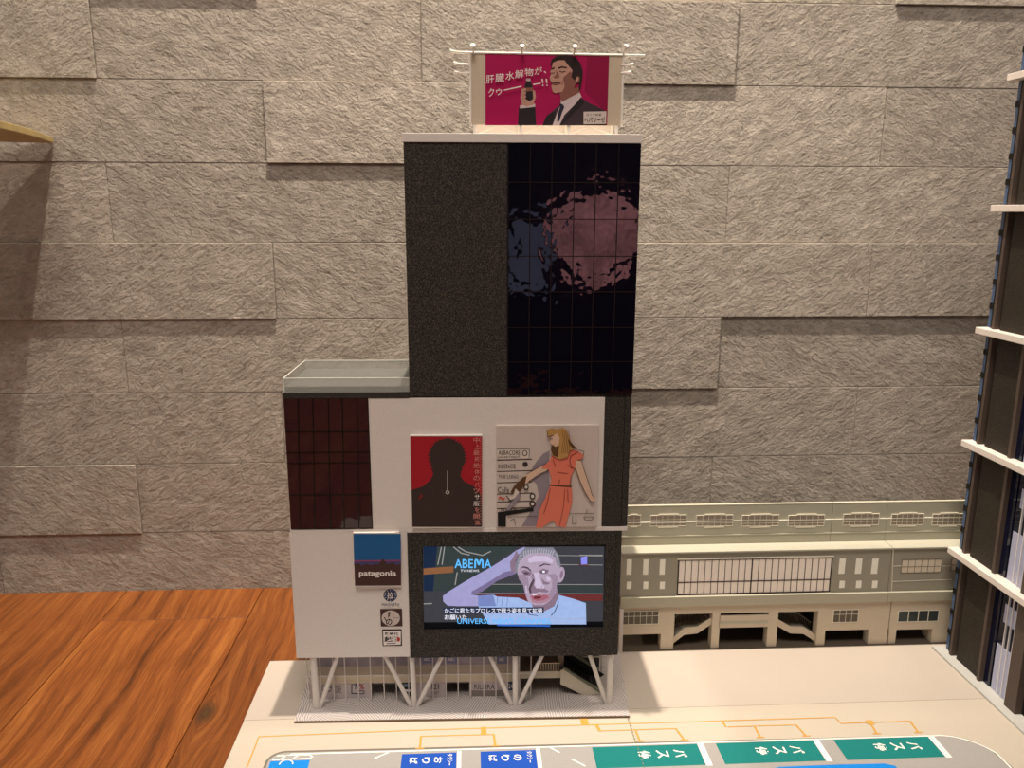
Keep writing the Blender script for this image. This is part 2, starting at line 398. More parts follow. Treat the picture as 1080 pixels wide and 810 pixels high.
for x in (-.173, -.162): mb.bar((x-.003, .6502, ZR+.0002), (x+.002, .6558, ZR+.0002), .0016, .0001)
rmark(mb); mb = MB(); mb.bar((-.0905, .6475, ZR+.0002), (-.078, .6555, ZR+.0002), .0016, .0001)
rmark(mb); mb = MB(); mb.bar((.071, .6555, ZR+.0002), (.0795, .6475, ZR+.0002), .0016, .0001)
rmark(mb); mb = MB(); mb.bar((.0895, .638, ZR+.0002), (.1005, .628, ZR+.0002), .0016, .0001)
rmark(mb)
flatpoly([(.262, .610), (.266, .6165), (.275, .6187), (.33, .619), (.372, .6183), (.380, .615), (.381, .609), (.381, .56), (.262, .56)], AZURE, 'azure_patch', .0001)
flatpoly([(.105, .57), (.250, .57), (.250, .6075), (.110, .6075)], mat('printed_pink', (216, 180, 176), .8), 'pink_patch', .0001)
# tactile paving
YEL = mat('printed_tactile_yellow', (204, 156, 74), .8)
mb = MB()
yz = [0]
def ypath(pts, w=.0013):
    yz[0] += .000004
    for a, b in zip(pts, pts[1:]): mb.bar((*a, ZR+.0001+yz[0]), (*b, ZR+.0001+yz[0]), w, .0001)
ypath([(-.2030, .60), (-.2032, .6846)]); ypath([(-.2035, .6844), (-.054, .6868), (.156, .6868), (.2447, .6868)])
ypath([(-.0497, .6775), (.0197, .6768)]); ypath([(-.0497, .6777), (-.0497, .6605)], .0022); ypath([(.0195, .6768), (.0205, .6598)], .0022)
for x in (-.0497, .0208, .157, .1995, .2726, .3171, .3862, .4271): ypath([(x-.004, .6600), (x+.004, .6600)], .0016)
ypath([(.0100, .6885), (.0100, .6765)], .0055); ypath([(.1088, .7025), (.1088, .6875)], .0075)
ypath([(.1150, .6870), (.1215, .6868)], .0016); ypath([(.1195, .6865), (.1215, .6768)], .003); ypath([(.1205, .6770), (.1955, .6772)])
ypath([(.1560, .6765), (.157, .6600)], .002); ypath([(.1955, .6770), (.1992, .6600)], .002)
ypath([(.2445, .6870), (.2445, .6770)], .002); ypath([(.2465, .6772), (.3140, .6770)]); ypath([(.2728, .6770), (.2726, .6600)], .002); ypath([(.3140, .6770), (.3169, .6602)], .002)
ypath([(.2447, .6868), (.3575, .6868)]); ypath([(.3575, .6870), (.3590, .6768)], .0014); ypath([(.3590, .6770), (.4284, .6774)]); ypath([(.3880, .6775), (.3862, .6605)], .002); ypath([(.4284, .6775), (.4271, .6605)], .002)
mb.box((.3845, .674, ZR+.00005), (.3915, .6805, ZR+.00032))
mb.build('tactile_paving_line', YEL, PZ, PO)
mb = MB()
for i in range(26): mb.bar((.1532, .700-.005*i, ZR+.0002), (.1532, .6975-.005*i, ZR+.0002), .0007, .0001)
mb.build('cut_line', mat('cut_line_brown', (150, 128, 92), .8), PZ, PO)

# ------------------------------------------------------------------ the tower
TW = empty('tower_model', (TO.x, TO.y, 0), 'tall black and white paper model of a screen-fronted city building on legs', 'model building', TH)
def tb(name, u0, u1, v0, v1, w0, w1, m, bevel=.0003, parent=None):
    return MB().box((u0, v0, w0), (u1, v1, w1)).build(name, m, parent or TW, bevel=bevel)
D = .10
# pavement plate
PAVE = bpy.data.materials.new('brushed_pavement_print'); PAVE.use_nodes = True
nt = PAVE.node_tree; b = nt.nodes['Principled BSDF']; N = nt.nodes.new; L = nt.links.new
tc = N('ShaderNodeTexCoord'); nz = N('ShaderNodeTexNoise'); nz.inputs['Scale'].default_value = 14; nz.inputs['Detail'].default_value = 1; L(tc.outputs['Object'], nz.inputs['Vector'])
wv = N('ShaderNodeTexVoronoi'); wv.inputs['Scale'].default_value = 38; wv.inputs['Randomness'].default_value = .6; L(tc.outputs['Object'], wv.inputs['Vector'])
sp = N('ShaderNodeSeparateXYZ'); L(wv.outputs['Position'], sp.inputs[0])
rt = N('ShaderNodeVectorRotate'); rt.rotation_type = 'Z_AXIS'; L(tc.outputs['Object'], rt.inputs['Vector'])
mm = N('ShaderNodeMath'); mm.operation = 'MULTIPLY'; L(sp.outputs[0], mm.inputs[0]); mm.inputs[1].default_value = 37.; L(mm.outputs[0], rt.inputs['Angle'])
wa = N('ShaderNodeTexWave'); wa.inputs['Scale'].default_value = 130; wa.inputs['Distortion'].default_value = 3.5; L(rt.outputs[0], wa.inputs['Vector'])
cr = N('ShaderNodeValToRGB'); e = cr.color_ramp.elements; e[0].color = col(158, 149, 144); e[1].color = col(204, 197, 194); e[0].position = .25; e[1].position = .8
L(wa.outputs['Fac'], cr.inputs['Fac']); L(cr.outputs['Color'], b.inputs['Base Color']); b.inputs['Roughness'].default_value = .8
mb = MB()
A = [(-.1735, -.0170, .002), (.1545, -.0170, .002), (.1645, .112, .002), (-.178, .112, .002)]
mb.ring(A, [(x, y, .0046) for x, y, z in A]); mb.build('pavement_plate', [PAVE], TW)
A2 = [(-.1738, -.0174, .0021), (.1548, -.0174, .0021), (.1548, -.0171, .0021), (-.1738, -.0171, .0021)]
MB().ring(A2, [(x, y, .0042) for x, y, z in A2]).build('plate_edge', EDGE, TW)

# upper block
tb('upper_block', -.0555, .1488, .0006, D, .3215, .548, BLACK)
tb('rough_panel', -.0555, .0335, -.0006, .0010, .3245, .5478, BLACK)
tb('mirror_panel', .0342, .1490, -.0008, .0010, .3260, .5478, FILM, 0)
mb = MB()
DL = mat('dark_film_seam', (4, 4, 6), .35, .6)
for px in (558.3, 580.6, 603.6, 625.6, 648.6): 
    ua, _ = tw(px, 300); mb.box((ua-.0004, -.0013, .3262), (ua+.0004, -.0007, .5476))
for py in (192.5, 231.2, 270.3, 307.8, 345.3, 381.4):
    _, w = tw(600, py); mb.box((.0343, -.00135, w-.0004), (.1489, -.0007, w+.0004))
mb.box((.0335, -.0012, .326), (.0346, 0, .5478))
mb.build('window_seam', DL, TW)
tb('roof_slab', -.0565, .1495, -.0018, D+.002, .5482, .5555, WHITE)
# lower block behind the fascia
tb('lower_block', -.1695, .1480, .0020, D, .196, .3232, WHITE)
tb('terrace_edge', -.1707, -.0556, -.0010, .0040, .3232, .3288, BLACK)
tb('terrace_floor', -.1690, -.0556, .0041, .0890, .3235, .3335, GREY)
ACR = bpy.data.materials.new('frosted_acrylic'); ACR.use_nodes = True
b = ACR.node_tree.nodes['Principled BSDF']; b.inputs['Base Color'].default_value = col(214, 218, 208); b.inputs['Alpha'].default_value = .34; b.inputs['Roughness'].default_value = .25
ACE = mat('acrylic_edge', (226, 230, 220), .3)
for nm, a, bb in (('front', (-.1690, .0006, .3289), (-.0557, .0014, .3420)), ('side', (-.1698, .0006, .3240), (-.1690, .0895, .3420)), ('back', (-.1690, .0888, .3256), (-.0557, .0896, .3420))):
    g = MB().box(a, bb).build('parapet_pane', ACR, TW)
    x0, y0, z0 = a; x1, y1, z1 = bb
    MB().box((x0, y0-.0001, z1-.0006), (x1, y1+.0001, z1+.0001)).build('pane_edge', ACE, g)
tb('corner_post', -.1700, -.1688, .0000, .0014, .3289, .3422, ACE, 0)
# middle storey
tb('mirror_panel', -.1702, -.0937, -.0006, .0020, .1968, .3232, FILM2, 0)
mb = MB()
for px in (314.5, 330, 346.3, 361, 376.5):
    ua, _ = tw(px, 421); ub, _ = tw(px+4.8+(px-314)*.0, 556); mb.bar((ua, -.0008, .3232), (ub-.0022, -.0008, .1968), .0010, .0008)
for py in (455, 476.7, 488, 521.5):
    _, w = tw(345, py); mb.box((-.1702, -.0012, w-.0004), (-.0937, -.0006, w+.0004))
mb.box((-.0942, -.0009, .1968), (-.0932, 0, .3232)); mb.box((-.1702, -.0009, .1964), (-.0937, 0, .1974))
mb.build('window_seam', DL, TW)
tb('white_fascia', -.0934, .1239, -.0006, .0020, .1966, .3232, WHITE)
tb('black_side_panel', .1241, .1425, -.0010, .0020, .1972, .3225, BLACK)
tb('black_side_panel', .1428, .1486, -.0008, .0020, .1972, .3225, BLACK)
tb('floor_ledge', -.0606, .1486, -.0016, D, .1925, .1964, WHITE)
tb('floor_ledge', -.1712, -.0606, -.0006, D, .1925, .1964, WHITE)
# lower storey
tb('white_fascia', -.1722, -.0611, -.0006, .0020, .0622, .1924, WHITE)
FR = [(-.0610, .1437, .0612, .0900), (-.0610, .1437, .1785, .1924), (-.0610, -.0472, .0900, .1785), (.1284, .1380, .0900, .1785)]
mb = MB()
for u0, u1, w0, w1 in FR: mb.box((u0, -.0012, w0), (min(u1, .1380), .0022, w1))
mb.build('screen_frame', BLACK, TW)
tb('frame_side_strip', .1383, .1437, -.0010, .0022, .0612, .1922, BLACK)
tb('block_underside', -.1710, .1432, .0024, D, .0640, .0665, DARKW)  # dark colour chosen to cut bounce and deepen the shade below
tb('inner_wall', -.1710, -.0614, .0024, .0060, .0666, .1920, WHITE)
tb('side_wall', -.1716, -.1700, .0062, D, .0666, .1920, WHITE)
tb('side_wall', .1415, .1430, .0024, D, .0666, .1920, WHITE)

# posters
def poster(name, crop, box, m, label, t=.0040, v=-.0006):
    x0, y0, x1, y1 = box
    ua, wa = tw(x0, y0, v-t); ub, wb = tw(x1, y1, v-t)
    o = MB().box((ua, v-t, wb), (ub, v, wa)).build(name, m, TW); o['label'] = label
    return o, Flat(*crop, v-t)
RED = mat('poster_red', (168, 26, 40), .6); SIL = mat('poster_silhouette', (58, 44, 40), .6); SIL2 = mat('poster_red_glint', (120, 40, 36), .6)
SILV = mat('pendant_silver', (190, 185, 178), .5)
po, F = poster('silhouette_poster', (430, 455, 7.71), (432.5, 459.5, 509, 556.5), WHITE, 'red poster with a dark silhouette and a pendant')
F.poly([(20, 40), (605, 40), (605, 775), (38, 775)], SIL)
F.poly([(20, 42), (605, 42), (605, 600), (575, 480), (440, 400), (180, 400), (120, 450), (35, 475)], RED)
F.poly([(35, 475), (40, 775), (605, 775), (600, 520), (560, 470), (545, 452), (500, 425), (460, 405), (430, 365), (440, 300), (200, 300), (205, 355), (180, 405), (120, 448)], SIL)
sp_ = []
for i in range(72):   # shaggy hair outline
    a = 2*math.pi*i/72; r = 1 + (.10 if i % 2 else -.05) * (1 if abs(math.cos(a)) > .35 else .15) + .02*math.sin(i*7)
    sp_.append((322+146*r*math.cos(a), 205+172*r*math.sin(a) if math.sin(a) > 0 else 205+148*r*math.sin(a)))
F.poly(sp_, SIL)
F.line([(322, 320), (322, 480)], 4, SILV); F.ell(324, 495, 17, 16, SILV); F.ell(324, 495, 9, 9, SIL); F.line([(275, 470), (290, 515), (324, 535), (358, 515), (372, 470)], 3, mat('faint_brown', (84, 70, 58)))
F.poly([(108, 505), (128, 525), (92, 560), (86, 545)], SIL2)
for k, ch in enumerate('中上最終絶体のバッサ版を開演'):
    y = 48+k*51.5
    F.text(ch, 545 if k % 2 else 535, y, 585, y+42, WINK if k > 8 and k < 11 else mat('pale_red_ink', (214, 140, 128)), bold=.005)
for k in range(34): F.line([(590, 50+k*21), (596+(k % 3)*3, 62+k*21)], 4, mat('pale_red_ink', (214, 140, 128)))
F.build('print', po)

PAPER = mat('poster_paper', (206, 192, 182), .55)
po, F = poster('illustrated_poster', (520, 445, 7.17), (523.5, 449, 629, 555.5), PAPER, 'cream poster of a drawn woman in an orange dress')
LAV = mat('print_lavender', (146, 134, 142)); ORG = mat('print_orange', (226, 122, 98)); ORD = mat('print_orange_dark', (196, 92, 74)); HAIR = mat('print_blonde', (186, 142, 82)); HAIRD = mat('print_hair_brown', (92, 62, 34))
SKIN = mat('print_skin', (220, 186, 160)); LINEB = mat('print_line', (52, 44, 42)); PALE = mat('print_pale', (214, 202, 190))
F.poly([(430, 215), (380, 240), (335, 290), (300, 340), (270, 420), (330, 470), (345, 560), (300, 650), (215, 790), (330, 790), (400, 560), (430, 480), (420, 340)], LAV)
for a, b_, t in ((205, 290, 1), (290, 375, 0), (375, 460, 0), (460, 545, 0), (545, 605, 0), (605, 655, 0)):
    F.line([(30, b_), (295, b_-8)], 6, LINEB)
F.poly([(30, 205), (275, 205), (275, 275), (30, 280)], PALE); F.line([(30, 205), (275, 205), (272, 275)], 4, LINEB)
F.text('ALBACORE', 40, 215, 205, 248, LINEB, bold=.01); F.text('DEPARTMENT', 36, 256, 205, 272, LINEB); F.ell(240, 235, 20, 22, LINEB); F.ell(240, 235, 14, 16, PALE)
F.text('SILENCE', 38, 318, 170, 350, LINEB); F.ell(243, 318, 20, 18, LINEB); F.text('THE LONG', 40, 400, 190, 425, LINEB)
F.text('Calls', 36, 490, 120, 535, LINEB); F.text('~', 40, 560, 90, 590, ORD); F.text('note', 60, 650, 180, 670, LINEB)
F.poly([(36, 680), (305, 648), (305, 672), (98, 705), (98, 790), (36, 790)], INK)
F.ell(298, 560, 22, 24, LINEB); F.ell(298, 560, 13, 14, PALE); F.ell(298, 618, 24, 24, LINEB); F.ell(298, 618, 12, 12, PALE)
F.line([(110, 715), (330, 712)], 4, LINEB); F.line([(580, 692), (770, 688)], 4, LINEB); F.line([(600, 708), (600, 770), (630, 765), (625, 710)], 4, LINEB); F.line([(685, 715), (760, 715), (745, 740), (695, 738), (685, 715)], 4, LINEB); F.line([(708, 660), (708, 688)], 4, LINEB)
F.line([(130, 740), (160, 730), (170, 780)], 4, LINEB)
# forearm to the left with dark object in hand
F.poly([(430, 300), (340, 345), (245, 395), (215, 440), (240, 470), (280, 440), (360, 385), (430, 355)], SKIN)
F.poly([(255, 405), (228, 415), (160, 480), (130, 530), (190, 540), (240, 470)], HAIRD); F.poly([(170, 500), (150, 560), (100, 560), (130, 590), (170, 570), (200, 530)], PALE); F.line([(100, 555), (130, 590), (165, 580)], 7, INK)
F.poly([(190, 540), (140, 600), (95, 660), (120, 668), (180, 600), (215, 545)], LAV)
F.line([(430, 298), (340, 342), (250, 392)], 3, LINEB); F.line([(430, 355), (350, 392), (270, 445)], 3, LINEB); F.ell(250, 490, 20, 22, LINEB); F.ell(250, 490, 11, 12, PALE)
# dress
F.poly([(445, 255), (590, 205), (640, 215), (685, 250), (670, 275), (628, 290), (622, 340), (590, 400), (580, 480), (595, 500), (598, 600), (570, 700), (545, 795), (480, 780), (455, 740), (400, 770), (370, 795), (322, 795), (355, 650), (400, 560), (430, 480), (440, 420), (420, 355), (365, 345), (425, 290)], ORG)
F.poly([(430, 468), (595, 478), (592, 492), (430, 480)], HAIRD)
for l in ([(540, 500), (530, 640), (500, 780)], [(430, 495), (410, 600), (380, 690)], [(580, 290), (585, 340), (610, 350)], [(480, 375), (560, 385)], [(590, 400), (578, 470)], [(640, 220), (585, 250), (575, 290)], [(450, 280), (470, 330)], [(560, 320), (600, 340)], [(500, 430), (495, 465)], [(560, 500), (565, 600)]):
    F.line(l, 5, ORD); F.line([(x+3, y) for x, y in l], 2, LINEB)
# right arm
F.poly([(628, 285), (668, 290), (690, 370), (722, 460), (745, 540), (768, 570), (765, 595), (745, 602), (722, 580), (720, 560), (690, 520), (655, 440), (630, 370), (618, 340)], SKIN)
F.line([(668, 290), (690, 370), (722, 460), (745, 540), (766, 570)], 4, LINEB); F.line([(620, 340), (655, 440), (690, 520), (722, 575), (745, 602), (765, 590)], 4, LINEB)
# head and hair
F.poly([(440, 100), (430, 140), (440, 165), (460, 180), (500, 180), (520, 120), (490, 80)], SKIN)
F.poly([(405, 60), (440, 42), (480, 50), (520, 38), (550, 50), (575, 100), (590, 150), (610, 190), (575, 215), (560, 260), (500, 275), (450, 250), (435, 210), (445, 165), (470, 180), (495, 170), (500, 110), (480, 80), (455, 95), (410, 105)], HAIR)
F.poly([(445, 165), (470, 182), (498, 172), (490, 260), (455, 250), (435, 205)], HAIRD)
F.poly([(565, 120), (590, 150), (640, 205), (600, 195), (575, 165)], HAIRD)
for k in range(5): F.line([(520+k*12, 60), (530+k*12, 130), (515+k*14, 230)], 3, HAIRD)
F.line([(405, 60), (412, 105), (455, 95)], 4, LINEB); F.line([(432, 122), (450, 118)], 4, LINEB); F.line([(450, 160), (462, 160)], 3, ORD)
F.line([(645, 205), (685, 215), (680, 245)], 5, HAIRD)
F.build('print', po)

# outdoor brand sign and three small shop signs
po, F = poster('mountain_sign', (360, 555, 6.0), (372.3, 562, 422.5, 618.3), WHITE, 'blue and brown mountain sign')
SKY = mat('sign_blue', (24, 92, 146), .5); SBR = mat('sign_brown', (70, 44, 38), .5); SPK = mat('sign_pink', (150, 66, 110), .5); PUR = mat('sign_violet', (72, 66, 110), .5)
F.poly([(76, 48), (376, 48), (378, 215), (80, 215)], SKY); F.poly([(80, 215), (378, 212), (378, 250), (80, 250)], PUR); F.line([(80, 219), (378, 217)], 7, SPK)
F.poly([(82, 240), (105, 233), (130, 250), (160, 236), (190, 250), (215, 238), (235, 242), (262, 205), (280, 225), (292, 242), (320, 228), (350, 246), (378, 236), (378, 374), (86, 376)], SBR)
F.text('patagonia', 112, 280, 348, 325, WINK, bold=.025)
F.build('print', po)
NAVY = mat('sign_navy', (44, 56, 88), .5)
po, F = poster('round_crest_sign', (360, 555, 6.0), (401.5, 621.5, 423.5, 640.5), WHITE, 'small sign with a navy round crest', t=.0004)
F.ell(310, 437, 44, 40, NAVY)
for a in range(0, 360, 30): F.line([(310+30*math.cos(math.radians(a)), 437+28*math.sin(math.radians(a))), (310+40*math.cos(math.radians(a)), 437+37*math.sin(math.radians(a)))], 3, WHITE)
F.text('拉', 290, 415, 330, 458, WHITE, bold=.02); F.text('MAGNETA', 258, 485, 368, 504, NAVY)
F.build('print', po)
po, F = poster('circle_sign', (360, 555, 6.0), (401, 642.5, 424.5, 660.5), SBR, 'small brown sign with a pale disc', t=.0004)
F.ell(313, 581, 58, 49, PAPER); F.text('す', 285, 540, 318, 578, INK, bold=.02); F.text('の', 282, 585, 322, 625, INK, bold=.02); F.line([(328, 545), (328, 622)], 3, SBR); F.line([(328, 580), (368, 578)], 2, SBR); F.line([(272, 575), (288, 605)], 6, INK)
F.build('print', po)
po, F = poster('framed_sign', (360, 555, 6.0), (403, 664, 424, 681), INKB, 'small framed sign with black and red lettering', t=.0004)
F.poly([(265, 663), (376, 660), (376, 748), (268, 753)], WINK); F.text('新時代', 275, 670, 360, 692, INK, bold=.02); F.text('起酒', 272, 698, 362, 732, INK, bold=.03); F.ell(362, 715, 10, 14, mat('sign_red', (190, 50, 50))); F.line([(285, 742), (345, 740)], 4, INK)
F.build('print', po)

# ground floor: legs
LEG = mat('white_leg', (216, 210, 204), .5)
def leg(u0, w0, u1, w1, r=.0027): MB().tube((u0, .0045, w0), (u1, .0045, w1), r, 10).build('leg', LEG, TW, smooth=False)
LB = .0047
leg(-.1572, .0639, -.1562, LB, .0034); leg(-.0605, .0639, -.0588, LB); leg(.0420, .0639, .0425, LB); leg(.1375, .0639, .1378, LB, .0032)
leg(-.1325, .0639, -.1530, LB, .0022); leg(-.0880, .0639, -.0625, LB, .0022); leg(-.0285, .0639, -.0555, LB, .0022)
leg(.0152, .0639, .0385, LB, .0022); leg(.0712, .0639, .0462, LB, .0022); leg(.1148, .0639, .1343, LB, .0022)
# ground floor: shop fronts
SHOP = mat('shop_print_grey', (196, 186, 186), .6, noise=.06, nscale=120); BAND = mat('shop_band_cream', (214, 202, 180), .6); UP1 = mat('shop_upper_violet', (150, 142, 150), .6, noise=.25, nscale=90); UP2 = mat('shop_upper_beige', (186, 174, 158), .6)
vs = .019
def sw(px, py): return tw(px, py, vs)
F = Flat(0, 0, 1, vs)
mb = MB()
u0, wt = sw(327, 694); u1, wb = sw(548.5, 700.2)
sf = MB().box((u0, vs, wb), (u1, vs+.002, .0638)).build('shop_front', UP1, TW)
_, wc = sw(500, 711); _, wd = sw(500, 718)
MB().box((u0, vs, wc), (u1, vs+.002, wb)).build('shop_upper_band', UP2, TW)
MB().box((u0, vs-.0012, wd), (u1, vs+.002, wc)).build('shop_fascia', BAND, TW)
for a, b_ in ((327, 392), (437, 469.5), (495, 549)):
    ua, _ = sw(a, 730); ub, _ = sw(b_, 730); MB().box((ua, vs, .0047), (ub, vs+.002, wd)).build('shop_window', SHOP, TW)
MB().box((-.155, .062, .0047), (.135, .064, .0638)).build('rear_wall', DARKW, TW)
ua, _ = sw(424, 730); ub, _ = sw(437, 730); MB().box((ua, vs, .0090), (ub, vs+.002, wd)).build('dark_poster', INK, TW)
for a, b_, m in ((393, 424, UP2), (470, 495, UP2)):
    ua, _ = sw(a, 730); ub, _ = sw(b_, 730); MB().box((ua, vs+.006, wd-.006), (ub, vs+.008, wd)).build('shop_canopy', mat('canopy_grey', (150, 146, 140)), TW)
RDI = mat('shop_red', (170, 70, 70)); GRI = mat('shop_grey_ink', (92, 88, 96))
F.line([(371, 722), (371, 731.5), (377, 731.5)], 1, NAVY); F.line([(371, 722), (374, 721.5)], .8, GRI); F.text('N', 374.5, 720.5, 378, 727, NAVY, bold=.03); F.text('%', 379, 721, 384, 727, RDI, bold=.02); F.line([(377, 728.5), (384, 728.5), (384, 731.5), (377, 731.5)], .9, GRI)
F.build('shop_print', sf); F = Flat(0, 0, 1, vs); F.text('KIO', 338, 722, 350, 730, GRI); F.text('STORE', 352, 723, 360, 731, GRI); F.line([(342, 725), (350, 725)], .8, GRI)
F.build('shop_print', sf); F = Flat(0, 0, 1, vs); F.text('121', 455, 721, 463, 727, GRI, bold=.02); F.text('SHOP', 455, 729, 463, 732, GRI)
F.build('shop_print', sf); F = Flat(0, 0, 1, vs); F.text('RILISRA', 500, 721.5, 522, 727, GRI, bold=.01); F.poly([(497, 728), (532, 728), (532, 735), (497, 735)], mat('shop_counter', (138, 130, 126)))
F.build('shop_print', sf); F = Flat(0, 0, 1, vs); F.poly([(536, 719), (541, 719), (541, 728), (536, 728)], NAVY); F.text('24', 536.5, 721, 540.5, 726, WINK)
for a, b_ in ((445, 456), (470, 482.5), (524, 535)):
    F.build('shop_print', sf); F = Flat(0, 0, 1, vs); F.poly([(a, 692.5), (b_, 692.5), (b_, 699.5), (a, 699.5)], mat('shop_blue_print', (120, 122, 152))); F.text('ABC', a+2, 694, b_-3, 697, WINK)
F.build('shop_print', sf); F = Flat(0, 0, 1, vs); F.poly([(425.5, 721), (435.5, 721), (435.5, 724.5), (425.5, 724.5)], mat('poster_blue_grey', (110, 130, 150))); F.poly([(427, 727), (434, 727), (434, 729.5), (427, 729.5)], WINK)
F.build('shop_print', sf)
# glazing bars in front of the shops
mb = MB(); vm = .013
for px in (324, 337.5, 351, 363.5, 377, 390.5, 404.5, 417.5, 430.5, 443.5, 456.5, 470, 483, 496.5, 510, 523, 535.5, 547, 560):
    ua, _ = tw(px, 705, vm); mb.box((ua-.00045, vm-.0004, .0047), (ua+.00045, vm+.0004, .0639))
for py in (711.7,):
    _, w = tw(450, py, vm); ua, _ = tw(322, py, vm); ub, _ = tw(561, py, vm); mb.box((ua, vm-.0004, w-.0004), (ub, vm+.0004, w+.0004))
mb.build('glazing_bar', LEG, TW)
# mezzanine and escalator on the right
vz = .030
DRED = mat('dark_red_print', (130, 48, 42), .6); MZ = mat('mezzanine_cream', (206, 198, 180), .6)
ua, wa = tw(546, 708.5, .020); ub, wb = tw(594, 715, .020)
MB().box((ua, .020, wb), (ub, .060, wa)).build('mezzanine', MZ, TW)
ur0, _ = tw(562, 700, .055); ur1, _ = tw(594, 700, .055)
MB().box((ur0-.01, .055, wa), (ur1+.004, .057, .0638)).build('red_wall', DRED, TW)
mb = MB()
for k in range(9):
    u = tw(568+k*2.6, 704, .021)[0]; mb.box((u-.0004, .021, wa), (u+.0004, .0218, wa+.0085))
mb.box((tw(566, 704, .021)[0], .0206, wa+.0083), (tw(591, 704, .021)[0], .0222, wa+.0092))
mb.build('railing', mat('railing_cream', (190, 172, 150), .5), TW)
ve = .018
pp = [(591.2, 707), (591.0, 721.5), (614.7, 737.8), (633.5, 738.4), (640, 735), (630, 728.6), (598, 705.5)]
EA = [(*tw(x, y, ve), ) for x, y in pp]
mb = MB(); mb.ring([(u, ve, max(.0048, w)) for u, w in EA], [(u, ve+.0016, max(.0048, w)) for u, w in EA]); esc = mb.build('escalator_side', MZ, TW)
mb = MB(); mb.ring([(u, ve+.022, max(.0048, w+.011)) for u, w in EA], [(u, ve+.0236, max(.0048, w+.011)) for u, w in EA]); mb.build('escalator_side', INK, TW)
EST = mat('escalator_steps', (26, 24, 26), .5); ESL = mat('escalator_step_edge', (110, 112, 116), .5)
(ua, wa1), (ub, wb1) = tw(598, 705.5, ve), tw(634, 731, ve)
mb = MB(); n = 11
for k in range(n):
    x0 = ua+(ub-ua)*k/n; x1 = ua+(ub-ua)*(k+1)/n; wt_ = wa1+(wb1-wa1)*(k+.5)/n+.0008
    mb.box((x0, ve+.0017, .006 if k > 5 else wt_-.008), (x1, ve+.0219, wt_), 0); mb.box((x0, ve+.004, wt_), (x0+.0008, ve+.0195, wt_+.0003), 1)
mb.build('escalator_steps', [EST, ESL], TW)
mb = MB()
for dv, dz in ((.0008, 0), (.0228, .011)):
    mb.bar((ua-.004, ve+dv, wa1+.0012+dz), (ub, ve+dv, wb1+.0012+dz), .003, .0022)
mb.build('handrail', mat('handrail_sage', (112, 116, 100), .5), TW)
MB().box((tw(588, 704, .024)[0], .024, wa), (tw(594.5, 704, .024)[0], .034, .0638)).build('inner_column', mat('column_taupe', (110, 96, 86)), TW)
mb = MB()
for px in (607.5, 634): u = tw(px, 700, .05)[0]; mb.box((u-.0006, .0496, .0047), (u+.0006, .0504, .0638))
mb.box((tw(605, 692, .05)[0], .0494, tw(620, 692.8, .05)[1]-.0006), (tw(640, 692, .05)[0], .0506, tw(620, 692.8, .05)[1]+.0006)); mb.build('glazing_bar', LEG, TW)

# ------------------------------------------------------------------ the phone playing a film behind the screen opening
PH = empty('phone', tuple(Matrix.Translation(TO) @ Matrix.Rotation(TH, 4, 'Z') @ Vector((.04, .012, .0672))), 'black phone playing a video behind the screen opening of the model tower', 'phone', TH)
PHO = (.04, .012, .0672)
V0 = .0044
MB().box((-.052, V0+.0004, .0672), (.1335, .012, .186)).build('phone_body', mat('phone_black', (8, 8, 9), .3), PH, PHO, bevel=.001)
F = Flat(420, 550, 4.5, V0)
E_ = 1.0
def em(n, rgb): return mat('glow_'+n, rgb, emit=E_, noise=.06, nscale=300)
bk = em('grey', (56, 56, 62)); bk2 = em('green_grey', (48, 56, 56)); nv = em('navy', (20, 36, 60)); orr = em('orange', (128, 84, 54)); mar = em('maroon', (98, 40, 40)); wht = em('line', (140, 138, 134))
skn = em('skin', (164, 146, 166)); sks = em('skin_shade', (126, 104, 122)); skd = em('skin_dark', (76, 60, 72)); arm = em('arm', (150, 146, 188)); arms = em('arm_shade', (112, 100, 136)); sh1 = em('shirt', (148, 170, 214)); sh2 = em('shirt_shade', (110, 124, 176)); hr = em('hair', (118, 116, 128)); hr2 = em('hair_light', (160, 158, 172)); lip = em('lip', (150, 88, 104)); blk = em('black', (6, 8, 10)); cy = em('logo', (92, 178, 244)); wt = em('white', (226, 226, 240)); vi = em('violet', (130, 130, 222)); dkb = em('dark_blue', (28, 40, 66))
F.poly([(118, 115), (980, 118), (975, 520), (118, 520)], blk)
F.poly([(118, 118), (978, 118), (972, 474), (120, 478)], bk)
F.poly([(120, 118), (570, 118), (500, 165), (260, 330), (125, 330)], bk2); F.poly([(120, 118), (185, 118), (165, 330), (122, 330)], nv)
F.poly([(120, 222), (262, 212), (262, 242), (120, 252)], orr)
for l in ([(205, 120), (188, 205)], [(220, 120), (208, 205)], [(262, 120), (300, 150), (340, 158)], [(285, 120), (320, 142), (400, 160), (440, 140)], [(120, 390), (160, 388)], [(280, 240), (270, 300)]): F.line(l, 5, wht)
F.poly([(370, 290), (970, 300), (972, 340), (370, 330)], bk2)
F.poly([(360, 346), (970, 340), (970, 375), (600, 376)], mar)
for y in (160, 203, 296, 340): F.line([(760 if y < 290 else 360, y), (970, y+2)], 3, wht)
F.line([(860, 158), (970, 158)], 3, wht); F.poly([(866, 168), (896, 163), (896, 200), (868, 203)], vi); F.line([(855, 204), (905, 206)], 4, mar)
